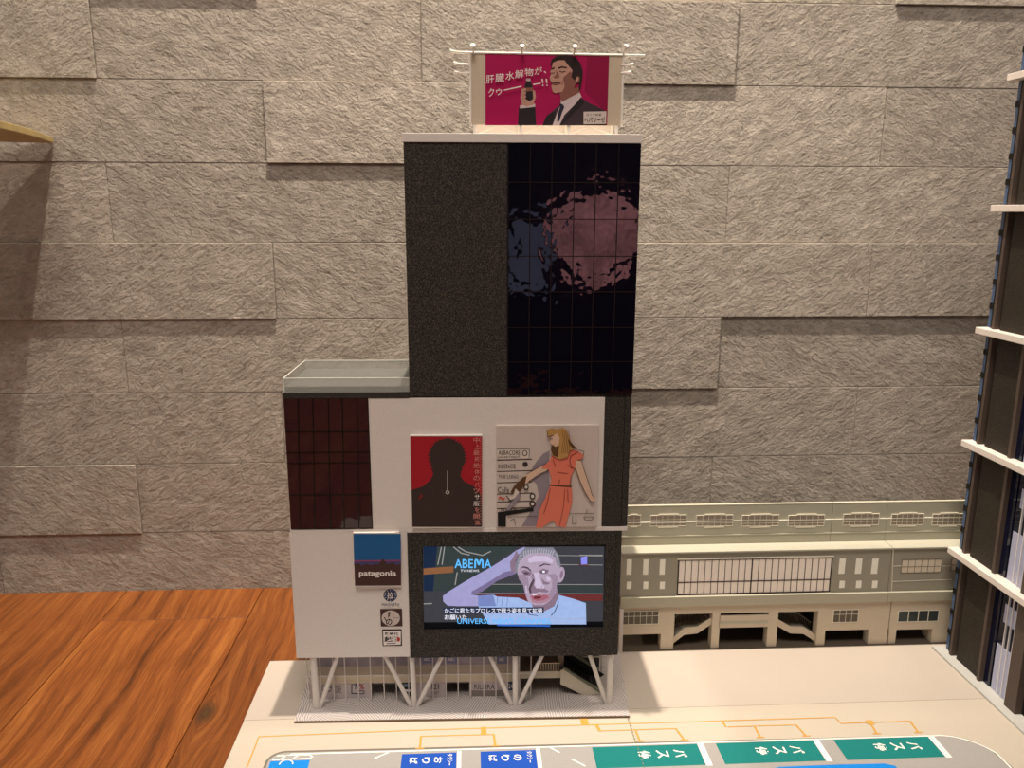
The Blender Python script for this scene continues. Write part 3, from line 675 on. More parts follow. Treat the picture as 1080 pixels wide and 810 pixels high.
# arm bent up to the head
F.poly([(600, 118), (560, 135), (520, 165), (440, 215), (330, 275), (240, 330), (212, 352), (214, 378), (235, 398), (290, 400), (380, 400), (385, 350), (345, 345), (420, 300), (500, 255), (560, 242), (600, 200)], arm)
F.poly([(500, 240), (430, 285), (350, 330), (345, 347), (400, 330), (470, 280), (560, 245), (530, 232)], arms)
F.poly([(560, 135), (545, 170), (530, 190), (535, 235), (560, 242), (585, 215), (575, 160)], sks)
F.poly([(575, 150), (555, 185), (562, 232), (590, 210)], skd)
# shirt
F.poly([(378, 350), (450, 345), (470, 355), (570, 360), (640, 390), (755, 345), (830, 365), (890, 385), (892, 486), (430, 486), (380, 400)], sh1)
F.poly([(378, 350), (450, 345), (465, 400), (380, 400)], sh2)
for k in range(6): F.line([(400+k*24, 356), (395+k*24, 398)], 3, sh2)
# neck, head
F.poly([(620, 340), (750, 300), (762, 350), (740, 400), (690, 425), (640, 410)], sks)
F.ell(770, 250, 19, 38, skn, 10); F.ell(768, 252, 9, 22, sks, 10)
H_ = Flat(530, 572, 9, V0); H_.n = F.n; H_.mb = F.mb; H_.mats = F.mats
skl = em('skin_light', (188, 172, 196)); skm = em('skin_mid', (144, 124, 144)); pk = em('cheek_pink', (158, 118, 134))
H_.poly([(135, 250), (140, 180), (190, 110), (300, 80), (450, 85), (520, 150), (548, 240), (545, 330), (515, 385), (505, 470), (450, 550), (385, 592), (300, 590), (245, 560), (215, 480), (195, 400), (155, 340)], skn)
H_.poly([(150, 300), (200, 300), (240, 330), (250, 400), (225, 480), (240, 555), (215, 490), (195, 400), (155, 345)], skm)
H_.poly([(430, 300), (500, 290), (530, 330), (512, 385), (500, 470), (450, 548), (430, 500), (470, 420), (470, 350)], skm)
H_.poly([(240, 150), (300, 120), (430, 125), (480, 170), (470, 195), (400, 175), (300, 180), (250, 190)], skl)
H_.poly([(118, 250), (125, 175), (170, 90), (215, 42), (480, 42), (530, 110), (552, 210), (545, 240), (515, 205), (500, 140), (440, 100), (340, 92), (240, 105), (170, 160), (150, 220), (140, 260), (150, 320)], hr)
for k in range(14): H_.line([(200+k*22, 46+abs(k-7)*4), (205+k*20, 92+abs(k-7)*6)], 9, hr2)
for k in range(5): H_.line([(500+k*8, 100+k*28), (520+k*5, 125+k*24)], 7, hr2); H_.line([(140+k*4, 240-k*30), (160+k*6, 215-k*26)], 7, hr2)
H_.ell(556, 300, 26, 66, skn, 12); H_.ell(558, 296, 14, 40, sks, 12)
H_.poly([(160, 242), (195, 215), (240, 225), (275, 262), (268, 270), (235, 242), (195, 230)], skd); H_.poly([(345, 212), (395, 190), (450, 200), (455, 210), (400, 203), (352, 222)], skd)
H_.poly([(175, 262), (215, 250), (275, 275), (262, 305), (205, 305)], sks); H_.poly([(340, 262), (385, 238), (440, 255), (425, 290), (365, 292)], sks)
H_.poly([(192, 280), (225, 270), (258, 288), (225, 296)], skd); H_.poly([(350, 272), (385, 258), (420, 266), (390, 284)], skd); H_.ell(389, 269, 14, 11, wt, n=8)
H_.poly([(268, 280), (295, 330), (285, 370), (262, 400), (262, 470), (285, 470), (330, 452), (318, 425), (300, 400), (305, 350), (292, 290)], sks)
H_.poly([(262, 300), (285, 340), (262, 385), (245, 430), (258, 478), (275, 470), (268, 430), (290, 380), (300, 345)], skd)
H_.poly([(296, 280), (340, 275), (358, 350), (378, 395), (352, 425), (318, 420), (300, 390), (312, 340)], skl)
H_.poly([(365, 320), (400, 362), (450, 372), (432, 390), (385, 388)], sks); H_.poly([(410, 318), (450, 320), (455, 350), (425, 358)], skl)
H_.line([(222, 400), (226, 470)], 12, skl); H_.line([(384, 396), (388, 452)], 16, skl)
H_.poly([(290, 440), (330, 425), (360, 432), (395, 425), (440, 452), (420, 466), (350, 458), (300, 472)], sks)
H_.poly([(255, 492), (310, 480), (350, 470), (440, 478), (455, 510), (430, 550), (350, 572), (280, 560)], pk)
H_.poly([(268, 498), (320, 482), (352, 478), (420, 492), (438, 512), (395, 535), (330, 545), (285, 532)], lip); H_.line([(285, 490), (350, 476), (385, 482)], 7, wt); H_.poly([(290, 505), (350, 498), (372, 508), (345, 525), (300, 524)], mar)
F.n = H_.n
F.line([(757, 345), (758, 380), (745, 415), (725, 440)], 4, dkb); F.line([(590, 400), (620, 435), (660, 440)], 3, dkb)
for y in (426, 452, 472): F.line([(700, y), (890, y+2)], 2, hr2)
# captions
F.poly([(215, 402), (690, 400), (690, 428), (215, 430)], dkb)
F.text('かごに君たちプロレスで戦う姿を見て拡張', 220, 404, 684, 427, wt, bold=.01)
F.text('お願いた', 220, 436, 326, 459, wt, bold=.01)
F.text('UNIVERSE NEWS CHANNEL', 280, 453, 728, 478, cy, bold=.01)
F.line([(470, 484), (720, 488)], 8, em('deep_blue', (40, 92, 180)))
F.text('ABE', 268, 172, 355, 214, cy, bold=.015); F.line([(365, 214), (366, 176), (374, 174), (383, 200), (392, 174), (400, 176), (402, 214)], 8, cy); F.text('A', 408, 172, 442, 214, cy, bold=.015); F.text('TV NEWS', 296, 221, 384, 232, wt)
sc = F.mb.build('screen', F.mats, PH, PHO)

# ------------------------------------------------------------------ rooftop billboard
BBO = Vector((.066, .006, .5556))
BB = empty('rooftop_billboard', tuple(Matrix.Translation(TO) @ Matrix.Rotation(TH, 4, 'Z') @ BBO), 'magenta billboard with a suited man on a white rod frame on the tower roof', 'billboard', TH)
vb = .004
def bp_(px, py): return tw(px, py, vb)
ROD = mat('white_rod', (240, 234, 224), .4)
uL, wT = bp_(496.5, 57); uR, wB = bp_(655, 132.5)
CLO = mat('billboard_cloth', (208, 192, 168), .6)
bnr = MB().box((uL, vb, wB), (uR, vb+.0015, wT)).build('banner', CLO, BB, BBO)
F = Flat(400, 30, 3.6, vb)
MAG = mat('billboard_magenta', (176, 12, 84), .55); MAG2 = mat('billboard_magenta_dark', (146, 8, 66), .55)
SUIT = mat('billboard_suit', (66, 52, 58)); SUITD = mat('billboard_suit_dark', (42, 34, 38)); FSK = mat('billboard_skin', (196, 150, 132)); FSS = mat('billboard_skin_shade', (140, 92, 80)); FHR = mat('billboard_hair', (44, 30, 28)); SHI = mat('billboard_shirt', (214, 196, 196)); TIE = mat('billboard_tie', (44, 42, 62))
F.poly([(403, 97), (873, 99), (865, 368), (403, 368)], MAG)
F.poly([(790, 99), (873, 99), (866, 330), (840, 300), (780, 240)], MAG2)
# hand with bottle
F.poly([(530, 300), (592, 290), (596, 368), (526, 368)], SUITD); F.poly([(534, 292), (592, 286), (592, 298), (534, 304)], SHI)
F.poly([(540, 232), (536, 262), (542, 290), (560, 296), (585, 290), (594, 262), (592, 238), (582, 232), (580, 262), (552, 262), (552, 226)], FSK)
F.poly([(558, 192), (574, 192), (576, 206), (582, 218), (584, 268), (570, 276), (554, 268), (552, 218), (556, 206)], SUITD); F.poly([(553, 226), (583, 224), (583, 238), (553, 240)], FSS)
for k in range(4): F.poly([(540, 230+k*13), (556, 227+k*13), (558, 236+k*13), (541, 240+k*13)], FSK)
F.poly([(558, 190), (574, 190), (574, 200), (558, 200)], SHI)
# man, built from the 9.53x crop at (570, 50)
G = Flat(570, 50, 9.53, vb); G.n = F.n; G.mb = F.mb; G.mats = F.mats
G.poly([(20, 785), (60, 690), (110, 650), (170, 600), (260, 560), (400, 500), (480, 555), (560, 590), (650, 640), (662, 785)], SUIT)
G.poly([(20, 785), (60, 690), (150, 640), (120, 785)], SUITD)
G.poly([(205, 520), (390, 445), (415, 500), (330, 590), (240, 680), (190, 785), (120, 785), (170, 650), (205, 570)], SHI)
G.poly([(190, 560), (225, 575), (240, 600), (215, 660), (190, 740), (165, 745), (180, 650), (195, 600)], TIE)
G.poly([(405, 500), (440, 545), (400, 590), (350, 640), (215, 785), (190, 785), (300, 640)], SUITD)
G.line([(405, 505), (436, 545), (425, 590), (370, 610)], 5, SUITD)
G.poly([(190, 440), (395, 400), (392, 450), (300, 500), (215, 545), (200, 500)], FSS)
G.poly([(125, 150), (170, 125), (250, 130), (330, 200), (395, 300), (392, 345), (360, 360), (330, 420), (270, 440), (200, 450), (150, 462), (125, 450), (108, 390), (118, 370), (98, 330), (92, 300), (108, 270), (98, 245), (112, 215)], FSK)
G.poly([(235, 300), (300, 240), (340, 300), (360, 360), (330, 420), (270, 445), (215, 455), (240, 400)], FSS)
G.poly([(100, 165), (115, 120), (170, 85), (260, 78), (350, 100), (400, 160), (425, 240), (420, 320), (400, 420), (385, 440), (385, 360), (340, 330), (310, 300), (320, 230), (270, 170), (240, 130), (180, 130), (120, 155), (112, 195)], FHR)
G.ell(372, 325, 22, 36, FSS, 15); G.ell(368, 322, 12, 24, FSK, 15)
G.poly([(175, 205), (215, 190), (265, 200), (265, 212), (215, 205), (180, 218)], FHR); G.poly([(105, 212), (140, 200), (145, 212), (110, 226)], FHR)
G.line([(190, 240), (215, 250), (250, 240)], 6, FHR); G.line([(105, 255), (125, 262), (145, 250)], 5, FHR)
G.poly([(155, 230), (160, 270), (130, 300), (150, 308), (190, 295), (180, 265)], FSS)
G.poly([(110, 350), (150, 350), (208, 345), (200, 365), (150, 380), (120, 372)], FSS); G.line([(122, 362), (195, 354)], 6, FHR)
G.line([(240, 290), (225, 340), (215, 380)], 5, FSS)
F.n = G.n
F.build('print', bnr, BBO)
F = Flat(505, 55, 14.4, vb); F.n = 70
for k, (ch, x0, y0, x1, y1) in enumerate([('肝', 110, 355, 232, 482), ('臓', 252, 330, 385, 462), ('水', 405, 300, 535, 430), ('解', 550, 275, 680, 400), ('物', 695, 250, 825, 370), ('が', 845, 235, 960, 345), ('、', 985, 290, 1022, 332), ('ク', 145, 555, 232, 680), ('ゥ', 262, 560, 350, 660)]):
    F.text(ch, x0, y0+4, x1, y1+4, WINK, rise=8, bold=.006)
F.line([(380, 585), (650, 525)], 18, WINK); F.line([(822, 500), (935, 480)], 18, WINK)
for dx in (0, 62): F.poly([(948+dx, 415), (972+dx, 412), (975+dx, 480), (962+dx, 482)], WINK); F.ell(970+dx, 512, 11, 12, WINK)
F.build('lettering', bnr, BBO)
F = Flat(570, 50, 9.53, vb); F.n = 75
F.poly([(430, 650), (658, 645), (655, 772), (430, 775)], mat('logo_plate', (220, 206, 196)))
F.text('ゼリア新薬', 455, 668, 610, 692, INK); F.text('ヘパリーゼ', 438, 702, 645, 760, INK, bold=.02)
F.build('logo_plate', bnr, BBO)
# rods, frame and lamps
def rod(a, b_, r=.0009, name='frame_rod', knob=False):
    mb = MB().tube(a, b_, r, 8)
    mb.build(name, ROD, BB, BBO)
top = wT+.0006
rod((tw(474, 55, vb)[0], vb, tw(474, 55, vb)[1]), (tw(680, 58.5, vb)[0], vb, tw(680, 58.5, vb)[1]), .0010)
rod((uL-.0004, vb, wB-.001), (uL-.0004, vb, wT)); rod((uR+.0004, vb, wB-.001), (uR+.0004, vb, wT))
rod((uL, vb+.0025, wB+.001), (uR, vb+.0025, wB+.001), .0008)
def lamp(px, py, qx, qy, dv=-.006):
    a = tw(px, py, vb); c = tw(qx, qy, vb)
    mb = MB(); mb.tube((c[0], vb, c[1]), (a[0], vb+dv, a[1]), .0008, 8)
    d = Vector((a[0]-c[0], dv, a[1]-c[1])).normalized(); p = Vector((a[0], vb+dv, a[1]))
    mb.tube(p-d*.002, p+d*.0012, .0011, 10, r2=.0019); mb.build('billboard_lamp', ROD, BB, BBO)
for q in ((499, 50, 499.5, 57), (550.5, 50.5, 550.5, 57), (605.5, 51, 605, 57.5), (659, 50.5, 657, 57.5)): lamp(*q)
for q in ((480, 67.5, 496, 67.5), (481, 77, 496, 77.5), (666, 69, 655, 68.5), (664, 77, 655, 77), (476, 54.8, 490, 55.3)): lamp(*q, dv=-.003)
for px in (500.5, 549, 600, 650.5):
    u, w = tw(px, 133, vb); mb = MB().box((u-.0012, vb+.0002, .5556), (u+.0012, vb+.0026, wB+.004)); mb.build('frame_post', ROD, BB, BBO)
    mb = MB().box((u-.0012, vb+.026, .5556), (u+.0012, vb+.0284, wB+.010)); mb.build('frame_post', ROD, BB, BBO)
mb = MB()
for (a, b_) in ((501, 525), (549, 525), (549, 573), (600, 575), (600, 625), (650, 625)):
    ua = tw(a, 139, vb)[0]; ub = tw(b_, 139, vb)[0]
    mb.bar((ua, vb+.014, .5560), (ub, vb+.014, .5640), .0016, .0010)
mb.build('brace', ROD, BB, BBO)
MB().box((uL+.002, vb+.030, .5556), (uR-.002, vb+.0312, wB+.022)).build('backing_panel', WHITE, BB, BBO)

# ------------------------------------------------------------------ station model at the back right
def station(name, label, x0, x1, org):
    r = empty(name, org, label, 'model building'); return r
YG, YF, YU = .8195, .8165, .8345
SO = (.32, .9, 0)
ST = station('station_model', 'long sage and beige paper station building with a wide barred window', 0, 0, SO)
SA = station('station_annex_model', 'short sage and beige station wing between the long station and dark tower', 0, 0, (.53, .9, 0)); SAO = (.53, .9, 0)
def G_(px, py, Y): p = at_y(px, py, Y); return p.x, p.z
def wallbox(pxa, pya, pxb, pyb, Y, m, name, par, org, th=.002, out=0):
    xa, za = G_(pxa, pya, Y); xb, zb = G_(pxb, pyb, Y)
    return MB().box((xa, Y-out, zb), (xb, Y+th, za)).build(name, m, par, org)
xS0 = .1655; xSm = G_(938.5, 600, YF)[0]; xE = .60
zL1 = .1217; zB0 = .0690; zB1 = .0572
xUm = G_(877, 550, YU)[0]
zTop = G_(800, 531.5, YU)[1]
MB().box((.1690, .8175, 0), (xSm, .985, .002)).build('base_sheet', mat('dark_base_sheet', (96, 86, 74), .8), ST, SO)
MB().box((xSm+.0004, .8175, 0), (xE, .985, .002)).build('base_sheet', MATS['dark_base_sheet'], SA, SAO)
for par, org, xa, xb, xu0, xu1 in ((ST, SO, xS0, xSm-.0002, xS0, xSm-.0002), (SA, SAO, xSm+.0004, xE, xSm+.0004, xE)):
    MB().box((xa, YF, zB0), (xb, YF+.002, zL1)).build('upper_storey_wall', SAGED, par, org)
    MB().box((xa, YF-.0035, zB0-.0006), (xb, YF+.002, zB0+.0006)).build('sill_line', SAGE, par, org)
    mb = MB(); mb.ring([(xa, YF-.0034, zB0-.0007), (xa, YF-.0015, zB1), (xa, YF+.002, zB1), (xa, YF+.002, zB0-.0007)], [(xb, YF-.0034, zB0-.0007), (xb, YF-.0015, zB1), (xb, YF+.002, zB1), (xb, YF+.002, zB0-.0007)]); mb.build('sloped_band', SAGE, par, org)
    MB().box((xa, YF-.0030, zL1), (xb, YU+.001, zL1+.0016)).build('roof_ledge', mat('pale_ledge', (178, 175, 158), .7), par, org)
    MB().box((xa, .985, .0), (xb, .987, .10)).build('rear_wall', DARKW, par, org)
    MB().box((xa, YG+.0006, .0585), (xb, .985, .0600)).build('added_ceiling', DARKW, par, org)  # slab added to keep overhead light out of the arcade openings
for par, org, xa, xb in ((ST, SO, xS0, xUm-.0003), (ST, SO, xUm+.0003, xSm-.0002), (SA, SAO, xSm+.0001, xE)):
    mb = MB(); mb.box((xa, YU, zL1-.002), (xb, YU+.002, zTop)); mb.box((xa, YU-.0006, zTop-.0008), (xb, YU+.003, zTop+.0002)); mb.build('roof_storey_wall', SAGE, par, org)
    zf = G_(800, 563.5, YU)[1]
    MB().box((xa, YU-.0010, zf-.0005), (xb, YU+.0001, zf+.0005)).build('wall_crease', mat('pale_ledge', (204, 200, 182)), par, org)
    zc = G_(800, 549, YU)[1]
    MB().box((xa, YU-.0006, zc-.0004), (xb, YU+.0001, zc+.0004)).build('wall_line', BRIGHT, par, org)
PANE = mat('stone_coloured_pane', (150, 138, 120), .4); PANEL = mat('lit_cream_pane', (226, 214, 192), .5); DKP = mat('dark_pane', (92, 84, 72), .3)
FRM = mat('white_frame', (232, 226, 208), .5)
def window(par, org, pxa, pya, pxb, pyb, Y, cols, rows, pane, frame, fw=.0005, bars=False, lw=.0004):
    xa, za = G_(pxa, pya, Y); xb, zb = G_(pxb, pyb, Y)
    mb = MB(); o = .0008
    mb.box((xa-fw, Y-o, za), (xb+fw, Y, za+fw)); mb.box((xa-fw, Y-o, zb-fw), (xb+fw, Y, zb)); mb.box((xa-fw, Y-o, zb), (xa, Y, za)); mb.box((xb, Y-o, zb), (xb+fw, Y, za))
    for c in range(1, cols): x = xa+(xb-xa)*c/cols; mb.box((x-lw/2, Y-o*.8, zb), (x+lw/2, Y, za))
    for t in rows: z = za+(zb-za)*t; mb.box((xa, Y-o*.8, z-lw/2), (xb, Y, z+lw/2))
    if bars:
        w = (xb-xa); mb.box((xa+w*.22, Y-.0012, za+.0012), (xb-w*.22, Y, za+.0018)); mb.box((xa+w*.22, Y-.0012, zb-.0019), (xb-w*.22, Y, zb-.0013))
    f = mb.build('window', frame, par, org)
    pn = MB().box((xa, Y-.0003, zb), (xb, Y-.00005, za)).build('pane', pane, f, org)
    return f
for a, b_, lit in ((662, 675, 0), (686.5, 723, 0), (735, 772, 0), (783, 820.5, 0), (832, 868.5, 0)):
    window(ST, SO, a, 543.8, b_, 554, YU, 6 if b_-a > 20 else 2, (.4, .75), PANE, FRM, .0005, True)
for a, b_, par, org in ((890, 926, ST, SO), (940.8, 973, SA, SAO), (984, 1016, SA, SAO)):
    window(par, org, a, 542.5, b_, 553, YU, 6, (.35, .7), PANE, FRM, .0005, True)
# slots
for k, px in enumerate((663.5, 681, 698.5, 888, 905.5, 922.5)):
    dy = -1 if k > 2 else 0
    for y0, y1 in ((590, 606), (613.5, 621)):
        xa, za = G_(px-2.4, y0+dy, YF); xb, zb = G_(px+2.4, y1+dy, YF)
        MB().box((xa, YF-.0004, zb), (xb, YF+.0001, za)).build('slot_window', BRIGHT, ST, SO)
# the wide barred window
xa, za = G_(715.5, 590, YF); xb, zb = G_(874.5, 624, YF)
mb = MB(); o = .0012
for a in ((xa, xb, za-.0012, za), (xa, xb, zb, zb+.0012), (xa, xa+.0010, zb, za), (xb-.0010, xb, zb, za)): mb.box((a[0], YF-o, a[2]), (a[1], YF, a[3]))
for c in range(1, 23): x = xa+(xb-xa)*c/23; t = .0006 if c == 11 else .00026; mb.box((x-t, YF-o*.8, zb), (x+t, YF, za))
zm = G_(794, 612.5, YF)[1]; mb.box((xa, YF-o*.8, zm-.0004), (xb, YF, zm+.0004))
wf = mb.build('wide_window', INKB, ST, SO)
MB().box((xa, YF-.0003, zb), (xb, YF-.0001, za)).build('pane', CRM, wf, SO)
mb = MB(); mb.box((xa-.0012, YF-.0018, za), (xb+.0012, YF, za+.0012)); mb.box((xa-.0012, YF-.0018, zb-.0016), (xb+.0012, YF, zb-.0004)); mb.build('window_trim', FRM, ST, SO)
# annex details
window(SA, SAO, 951.5, 590.5, 991.5, 603, YF, 6, (.55,), PANEL, mat('taupe_frame', (120, 112, 98)), .0004)
window(SA, SAO, 1004, 589, 1018, 601, YF, 2, (.55,), PANEL, MATS['taupe_frame'], .0004)
mb = MB()
for (x0, y0, x1, y1) in ((941, 613.2, 1004, 611), (941, 597, 951, 596.6), (992, 597, 1004, 596.5), (942.0, 579.5, 940.2, 627)):
    a = at_y(x0, y0, YF); b_ = at_y(x1, y1, YF); mb.bar((a.x, YF-.0003, a.z), (b_.x, YF-.0003, b_.z), .0006, .0008, up=(0,1,0))
mb.build('wall_crease', FRM, SA, SAO)
# ground storey
def gbox(name, pxa, pya, pxb, pyb, par=ST, org=SO, m=BEIGE, Y=YG, th=.0025, toground=False):
    xa, za = G_(pxa, pya, Y); xb, zb = G_(pxb, pyb, Y)
    if toground: zb = .0021
    return MB().box((xa, Y, zb), (xb, Y+th, za)).build(name, m, par, org)
zg = zB1-.0001
def gcol(pxa, pxb, par=ST, org=SO, th=.012):
    xa, _ = G_(pxa, 660, YG); xb, _ = G_(pxb, 660, YG)
    return MB().box((xa, YG, .0021), (xb, YG+th, zg)).build('pillar', BEIGE, par, org)
def gbeam(pxa, pyb, pxb, par=ST, org=SO, name='beam', m=BEIGE):
    xa, _ = G_(pxa, 650, YG); xb, zb = G_(pxb, pyb, YG)
    return MB().box((xa, YG+.0001, zb), (xb, YG+.0026, zg)).build(name, m, par, org)
gbeam(655.5, 668.5, 704, name='storey_wall'); gbeam(704, 644.3, 871, name='lintel')
window(ST, SO, 656.5, 645, 694, 657.5, YG, 6, (.38,), DKP, FRM, .0006)
gcol(697.5, 704.5); gcol(704.6, 711, th=.006)
gcol(751, 759); gcol(810, 820); gcol(862, 871)
MB().box((xS0-.0005, YG-.006, .0021), (xS0+.0035, YG+.004, .056)).build('end_post', WHITE, ST, SO)
gbox('footbridge_beam', 759, 650, 810, 661); gbox('footbridge_face', 759, 656, 810, 657, Y=YG-.0006, th=.0006, m=SAGE)
# stairs: sloping white side with landing
def stair(pts_top, drop, par=ST, org=SO):
    T_ = [G_(x, y, YG+.004) for x, y in pts_top]; B_ = [(x, max(.0022, z-drop)) for x, z in T_][::-1]
    pr = [(x, z) for x, z in T_+B_]
    s = MB().ring([(x, YG+.004, z) for x, z in pr], [(x, YG+.0056, z) for x, z in pr]).build('stair_side', BEIGE, par, org)
    mb = MB()
    for (xa, za), (xb, zb) in zip(T_, T_[1:]):
        n = 8 if abs(za-zb) > .004 else 1
        for k in range(n):
            t0, t1 = k/n, (k+1)/n
            za_ = za+(zb-za)*(t0+t1)/2-.002
            mb.box((xa+(xb-xa)*t0, YG+.0057, max(.0023, za_-.004)), (xa+(xb-xa)*t1, YG+.026, za_))
    mb.build('stair_flight', SAGED, par, org)
    mb = MB()
    for (xa, za), (xb, zb) in zip(T_, T_[1:]):
        mb.bar((xa, YG+.026, za+.007), (xb, YG+.026, zb+.007), .001, .001)
        n = 8
        for k in range(n): t = (k+.5)/n; x = xa+(xb-xa)*t; z = za+(zb-za)*t; mb.box((x-.0003, YG+.0256, z-.004), (x+.0003, YG+.0262, z+.007))
    mb.build('stair_railing', SAGE, par, org)
stair([(705, 677), (722, 662.5), (736, 661), (751, 651)], .0085)
stair([(820, 653), (834, 661), (848, 661.5), (863, 672)], .0085)
gbeam(871, 663.5, 936.6, name='storey_wall'); window(ST, SO, 879.5, 643.5, 904, 655.5, YG, 4, (.35,), DKP, FRM, .0006)
gcol(917, 936.6)
gbeam(939, 662.5, 1015, SA, SAO, 'storey_wall'); gcol(938.6, 946, SA, SAO); gcol(984, 1008, SA, SAO, .02)
BG = mat('blue_grey_pane', (60, 66, 66), .15)
window(SA, SAO, 948, 644.5, 988.5, 654.5, YG, 4, (), BG, FRM, .0006, lw=.0008)

# ------------------------------------------------------------------ dark tower model at the right edge
RO = (.56, .6, 0)
RT = empty('dark_tower_model', RO, 'tall dark glass model tower with white floor slabs at the right edge', 'model building')
XF = .5385; XS = .5285; YE = .8055; YN = .36
BRN = mat('dark_brown_card', (84, 72, 64), .6, noise=.1, nscale=300); NVY = film('navy_glass_film', (16, 20, 40), .0004, 1.45)
PAN = grit('brown_sandpaper', (32, 27, 22), (72, 62, 48))
BLG = film('blue_window_film', (74, 96, 128), .0003, 1.5, rough=.2)
WB = mat('white_glazing_bar', (226, 222, 224), .5); LGP = mat('pale_window_print', (176, 180, 204), .5)
RB = lambda: MB()
zs = [.0021, .1252, .2489, .3714, .4958, .6211, .745]
MB().box((.526, YN, .002), (.70, YE+.002, .0045)).build('base_strip', mat('pale_grey_base', (190, 190, 184), .6), RT, RO)
MB().box((XF+.006, YN, .0046), (.70, YE-.006, .75)).build('core', INK, RT, RO)
for z in zs[1:]:
    mb = MB(); mb.box((XS, YN, z-.0045), (.70, YE, z+.0022))
    mb.build('floor_slab', mat('slab_white', (226, 216, 206), .55), RT, RO, bevel=.0005)
bays = [(.8025, .7905, 'blue'), (.7905, .7865, 'col'), (.7865, .7805, 'gap'), (.7805, .7405, 'panel'), (.7405, .7365, 'col'), (.7365, .7265, 'navy'), (.7265, .6955, 'glass'), (.6955, .6795, 'col'), (.6795, .640, 'shop'), (.640, .624, 'col'), (.624, .586, 'panel'), (.586, .57, 'navy'), (.57, .54, 'glass'), (.54, .524, 'col'), (.524, .36, 'shop')]
for f in range(6):
    z0 = zs[f]+(.0023 if f else .0025); z1 = zs[f+1]-.0046
    for ya, yb, k in bays:
        if k == 'blue':
            g = MB().box((XF+.0010, yb, z0), (XF+.0058, ya, z1)).build('glass_strip', BLG, RT, RO)
            mb = MB(); ym = (ya+yb)/2
            mb.box((XF+.0004, ym-.0006, z0), (XF+.0012, ym+.0009, z1)); 
            for q in range(1, 5): zz = zs[f]+.0248*q; mb.box((XF+.0002, yb+.0002, zz-.003), (XF+.0012, ya+.0002, zz+.003))
            mb.build('black_spacer', INK, g, RO)
        elif k == 'gap':
            MB().box((XF+.0050, yb, z0), (XF+.0058, ya, z1)).build('shadow_gap', INK, RT, RO)
        elif k == 'col':
            MB().box((XF-.0030, yb, z0), (XF+.0058, ya, z1)).build('column', BRN, RT, RO)
        elif k == 'panel':
            MB().box((XF-.0005, yb, z0), (XF+.0058, ya, z1)).build('rough_panel', PAN, RT, RO)
        elif k == 'navy':
            MB().box((XF-.0005 if ya > .73 and yb > .73 else XF+.002, yb, z0), (XF+.0058, ya, z1)).build('navy_pane', NVY, RT, RO)
        elif k == 'glass':
            g = MB().box((XF+.0030, yb, z0), (XF+.0058, ya, z1)).build('glazed_bay', NVY, RT, RO)
            mb = MB()
            for q in (1, 2, 3): y = ya-.005-(ya-yb)*.22*q; mb.box((XF+.0012, y-.0005, z0), (XF+.0031, y+.0005, z1))
            mb.build('glazing_bar', WB, g, RO)
            MB().box((XF+.0025, yb+.002, z0), (XF+.00305, ya-.002, z0+.052)).build('window_print', LGP, g, RO); MB().box((XF+.0025, yb+.004, z0+.078), (XF+.00305, ya-.006, z0+.098)).build('window_print', LGP, g, RO)
        else:
            g = MB().box((XF+.0045, yb, z0), (XF+.0058, ya, z1)).build('dark_bay', INK, RT, RO)
            for q in range(3): zz = z0+.012+q*.032; MB().box((XF+.0038, yb+.006, zz), (XF+.00455, ya-.004, zz+.010)).build('shop_print', mat('muted_print', (120, 124, 116), noise=.4, nscale=200), g, RO)

# ------------------------------------------------------------------ wall behind the camera, plus two glows added for the mirror film
DW = mat('dark_room_wall', (52, 44, 40), .8)
tag(MB().box((-1.95, -.83, 0), (2.0, -.77, 2.5)).build('wall_front', DW), kind='structure')

wn_ = empty('added_glow', (.09, -.77, .38), None, None); wn_['kind'] = 'structure'  # unseen glowing pane, added to give the film its blue-grey reflection
MB().box((.02, -.77, .285), (.155, -.764, .475)).build('window_pane', mat('blue_grey_glow', (132, 132, 158), emit=1.4, noise=.1, nscale=9), wn_, (.09, -.77, .38))
mb = MB()
for a, b_ in (((.012, .277), (.163, .285)), ((.012, .475), (.163, .483)), ((.012, .285), (.02, .475)), ((.155, .285), (.163, .475))): mb.box((a[0], -.77, a[1]), (b_[0], -.760, b_[1]))
mb.build('glow_pane_frame', mat('dark_frame', (60, 52, 46)), wn_, (.09, -.77, .38))
LP = empty('added_pink_glow', (.275, -.77, .43), 'unseen pink glowing shape added to make the soft pink patch mirrored in the tall tower glass', 'added glow')  # emissive shape added only for its pink reflection, no known lamp here
me = bpy.data.meshes.new('pink_glow_shape'); bm = bmesh.new(); bmesh.ops.create_uvsphere(bm, u_segments=32, v_segments=20, radius=1)
for v_ in bm.verts: v_.co = Vector((v_.co.x*.118, v_.co.y*.05, v_.co.z*.125)) + Vector((0, .06, 0))
bm.to_mesh(me); bm.free(); me.materials.append(mat('pink_glow', (226, 150, 152), emit=2.0, noise=.5, nscale=14))
for p_ in me.polygons: p_.use_smooth = True
o_ = bpy.data.objects.new('pink_glow_shape', me); C.objects.link(o_); o_.parent = LP
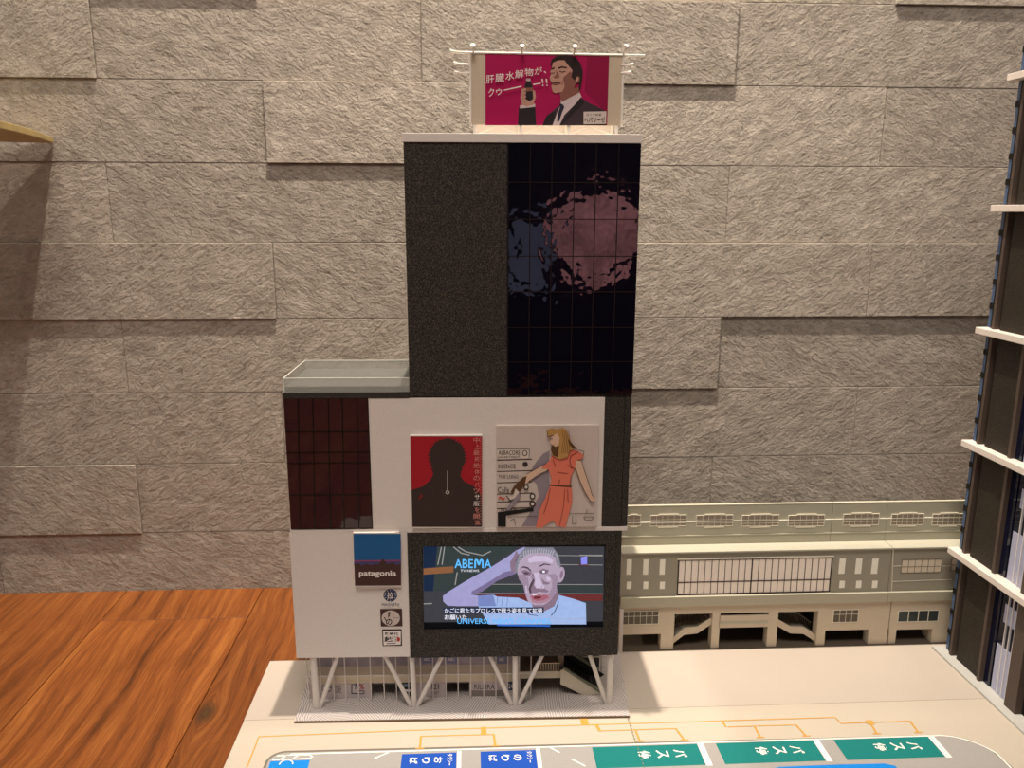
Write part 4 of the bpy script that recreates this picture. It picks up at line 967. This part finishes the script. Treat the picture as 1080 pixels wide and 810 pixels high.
MB().tube((.275, -.77, .43), (.275, -.74, .43), .02, 16).build('glow_bracket', MATS['dark_frame'], LP, (.275, -.77, .43))

# ------------------------------------------------------------------ lights
def spot(name, loc, power, color, radius, target, size=140, blend=.6):
    l = bpy.data.lights.new(name, 'SPOT'); l.energy = power; l.color = color; l.shadow_soft_size = radius; l.spot_size = math.radians(size); l.spot_blend = blend
    o = bpy.data.objects.new(name, l); C.objects.link(o); o.location = loc
    o.rotation_euler = (Vector(target)-Vector(loc)).to_track_quat('-Z', 'Y').to_euler(); return o
WARM = (1.0, .865, .725)
spot('ceiling_downlight', (.02, .741, 2.4), 310, WARM, .012, (.10, 1.2, .8), 56, 1.0)
spot('ceiling_downlight', (1.15, .765, 2.4), 50, WARM, .03, (1.1, .765, 0))
spot('ceiling_downlight', (-1.15, .765, 2.4), 30, WARM, .03, (-1.1, .765, 0))
def area(name, loc, size, power, color, target):
    l = bpy.data.lights.new(name, 'AREA'); l.energy = power; l.color = color; l.size = size
    o = bpy.data.objects.new(name, l); C.objects.link(o); o.location = loc
    o.rotation_euler = (Vector(target)-Vector(loc)).to_track_quat('-Z', 'Y').to_euler(); return o
area('front_fill', (-.1, -.35, 2.3), .7, 22, (1.0, .89, .79), (0, .5, .2))  # area light added as fill for the model fronts
w = bpy.data.worlds.new('room_air'); bpy.context.scene.world = w; w.use_nodes = True
bg = w.node_tree.nodes['Background']; bg.inputs['Color'].default_value = (1, .90, .82, 1); bg.inputs['Strength'].default_value = .48

# ------------------------------------------------------------------ camera object and view
cam = bpy.data.cameras.new('camera'); co = bpy.data.objects.new('camera', cam); C.objects.link(co)
cam.sensor_width = 36; cam.sensor_fit = 'HORIZONTAL'; cam.lens = FOC/1080*36; cam.clip_start = .01
M = Matrix.Identity(4)
for i in range(3): M[i][0], M[i][1], M[i][2] = CR[i], CU[i], -CF[i]
M[2][3] = HCAM
co.matrix_world = M
S = bpy.context.scene; S.camera = co
S.view_settings.view_transform = 'Standard'; S.view_settings.look = 'None'; S.view_settings.gamma = 1; S.view_settings.exposure = .27
S.view_settings.use_curve_mapping = False
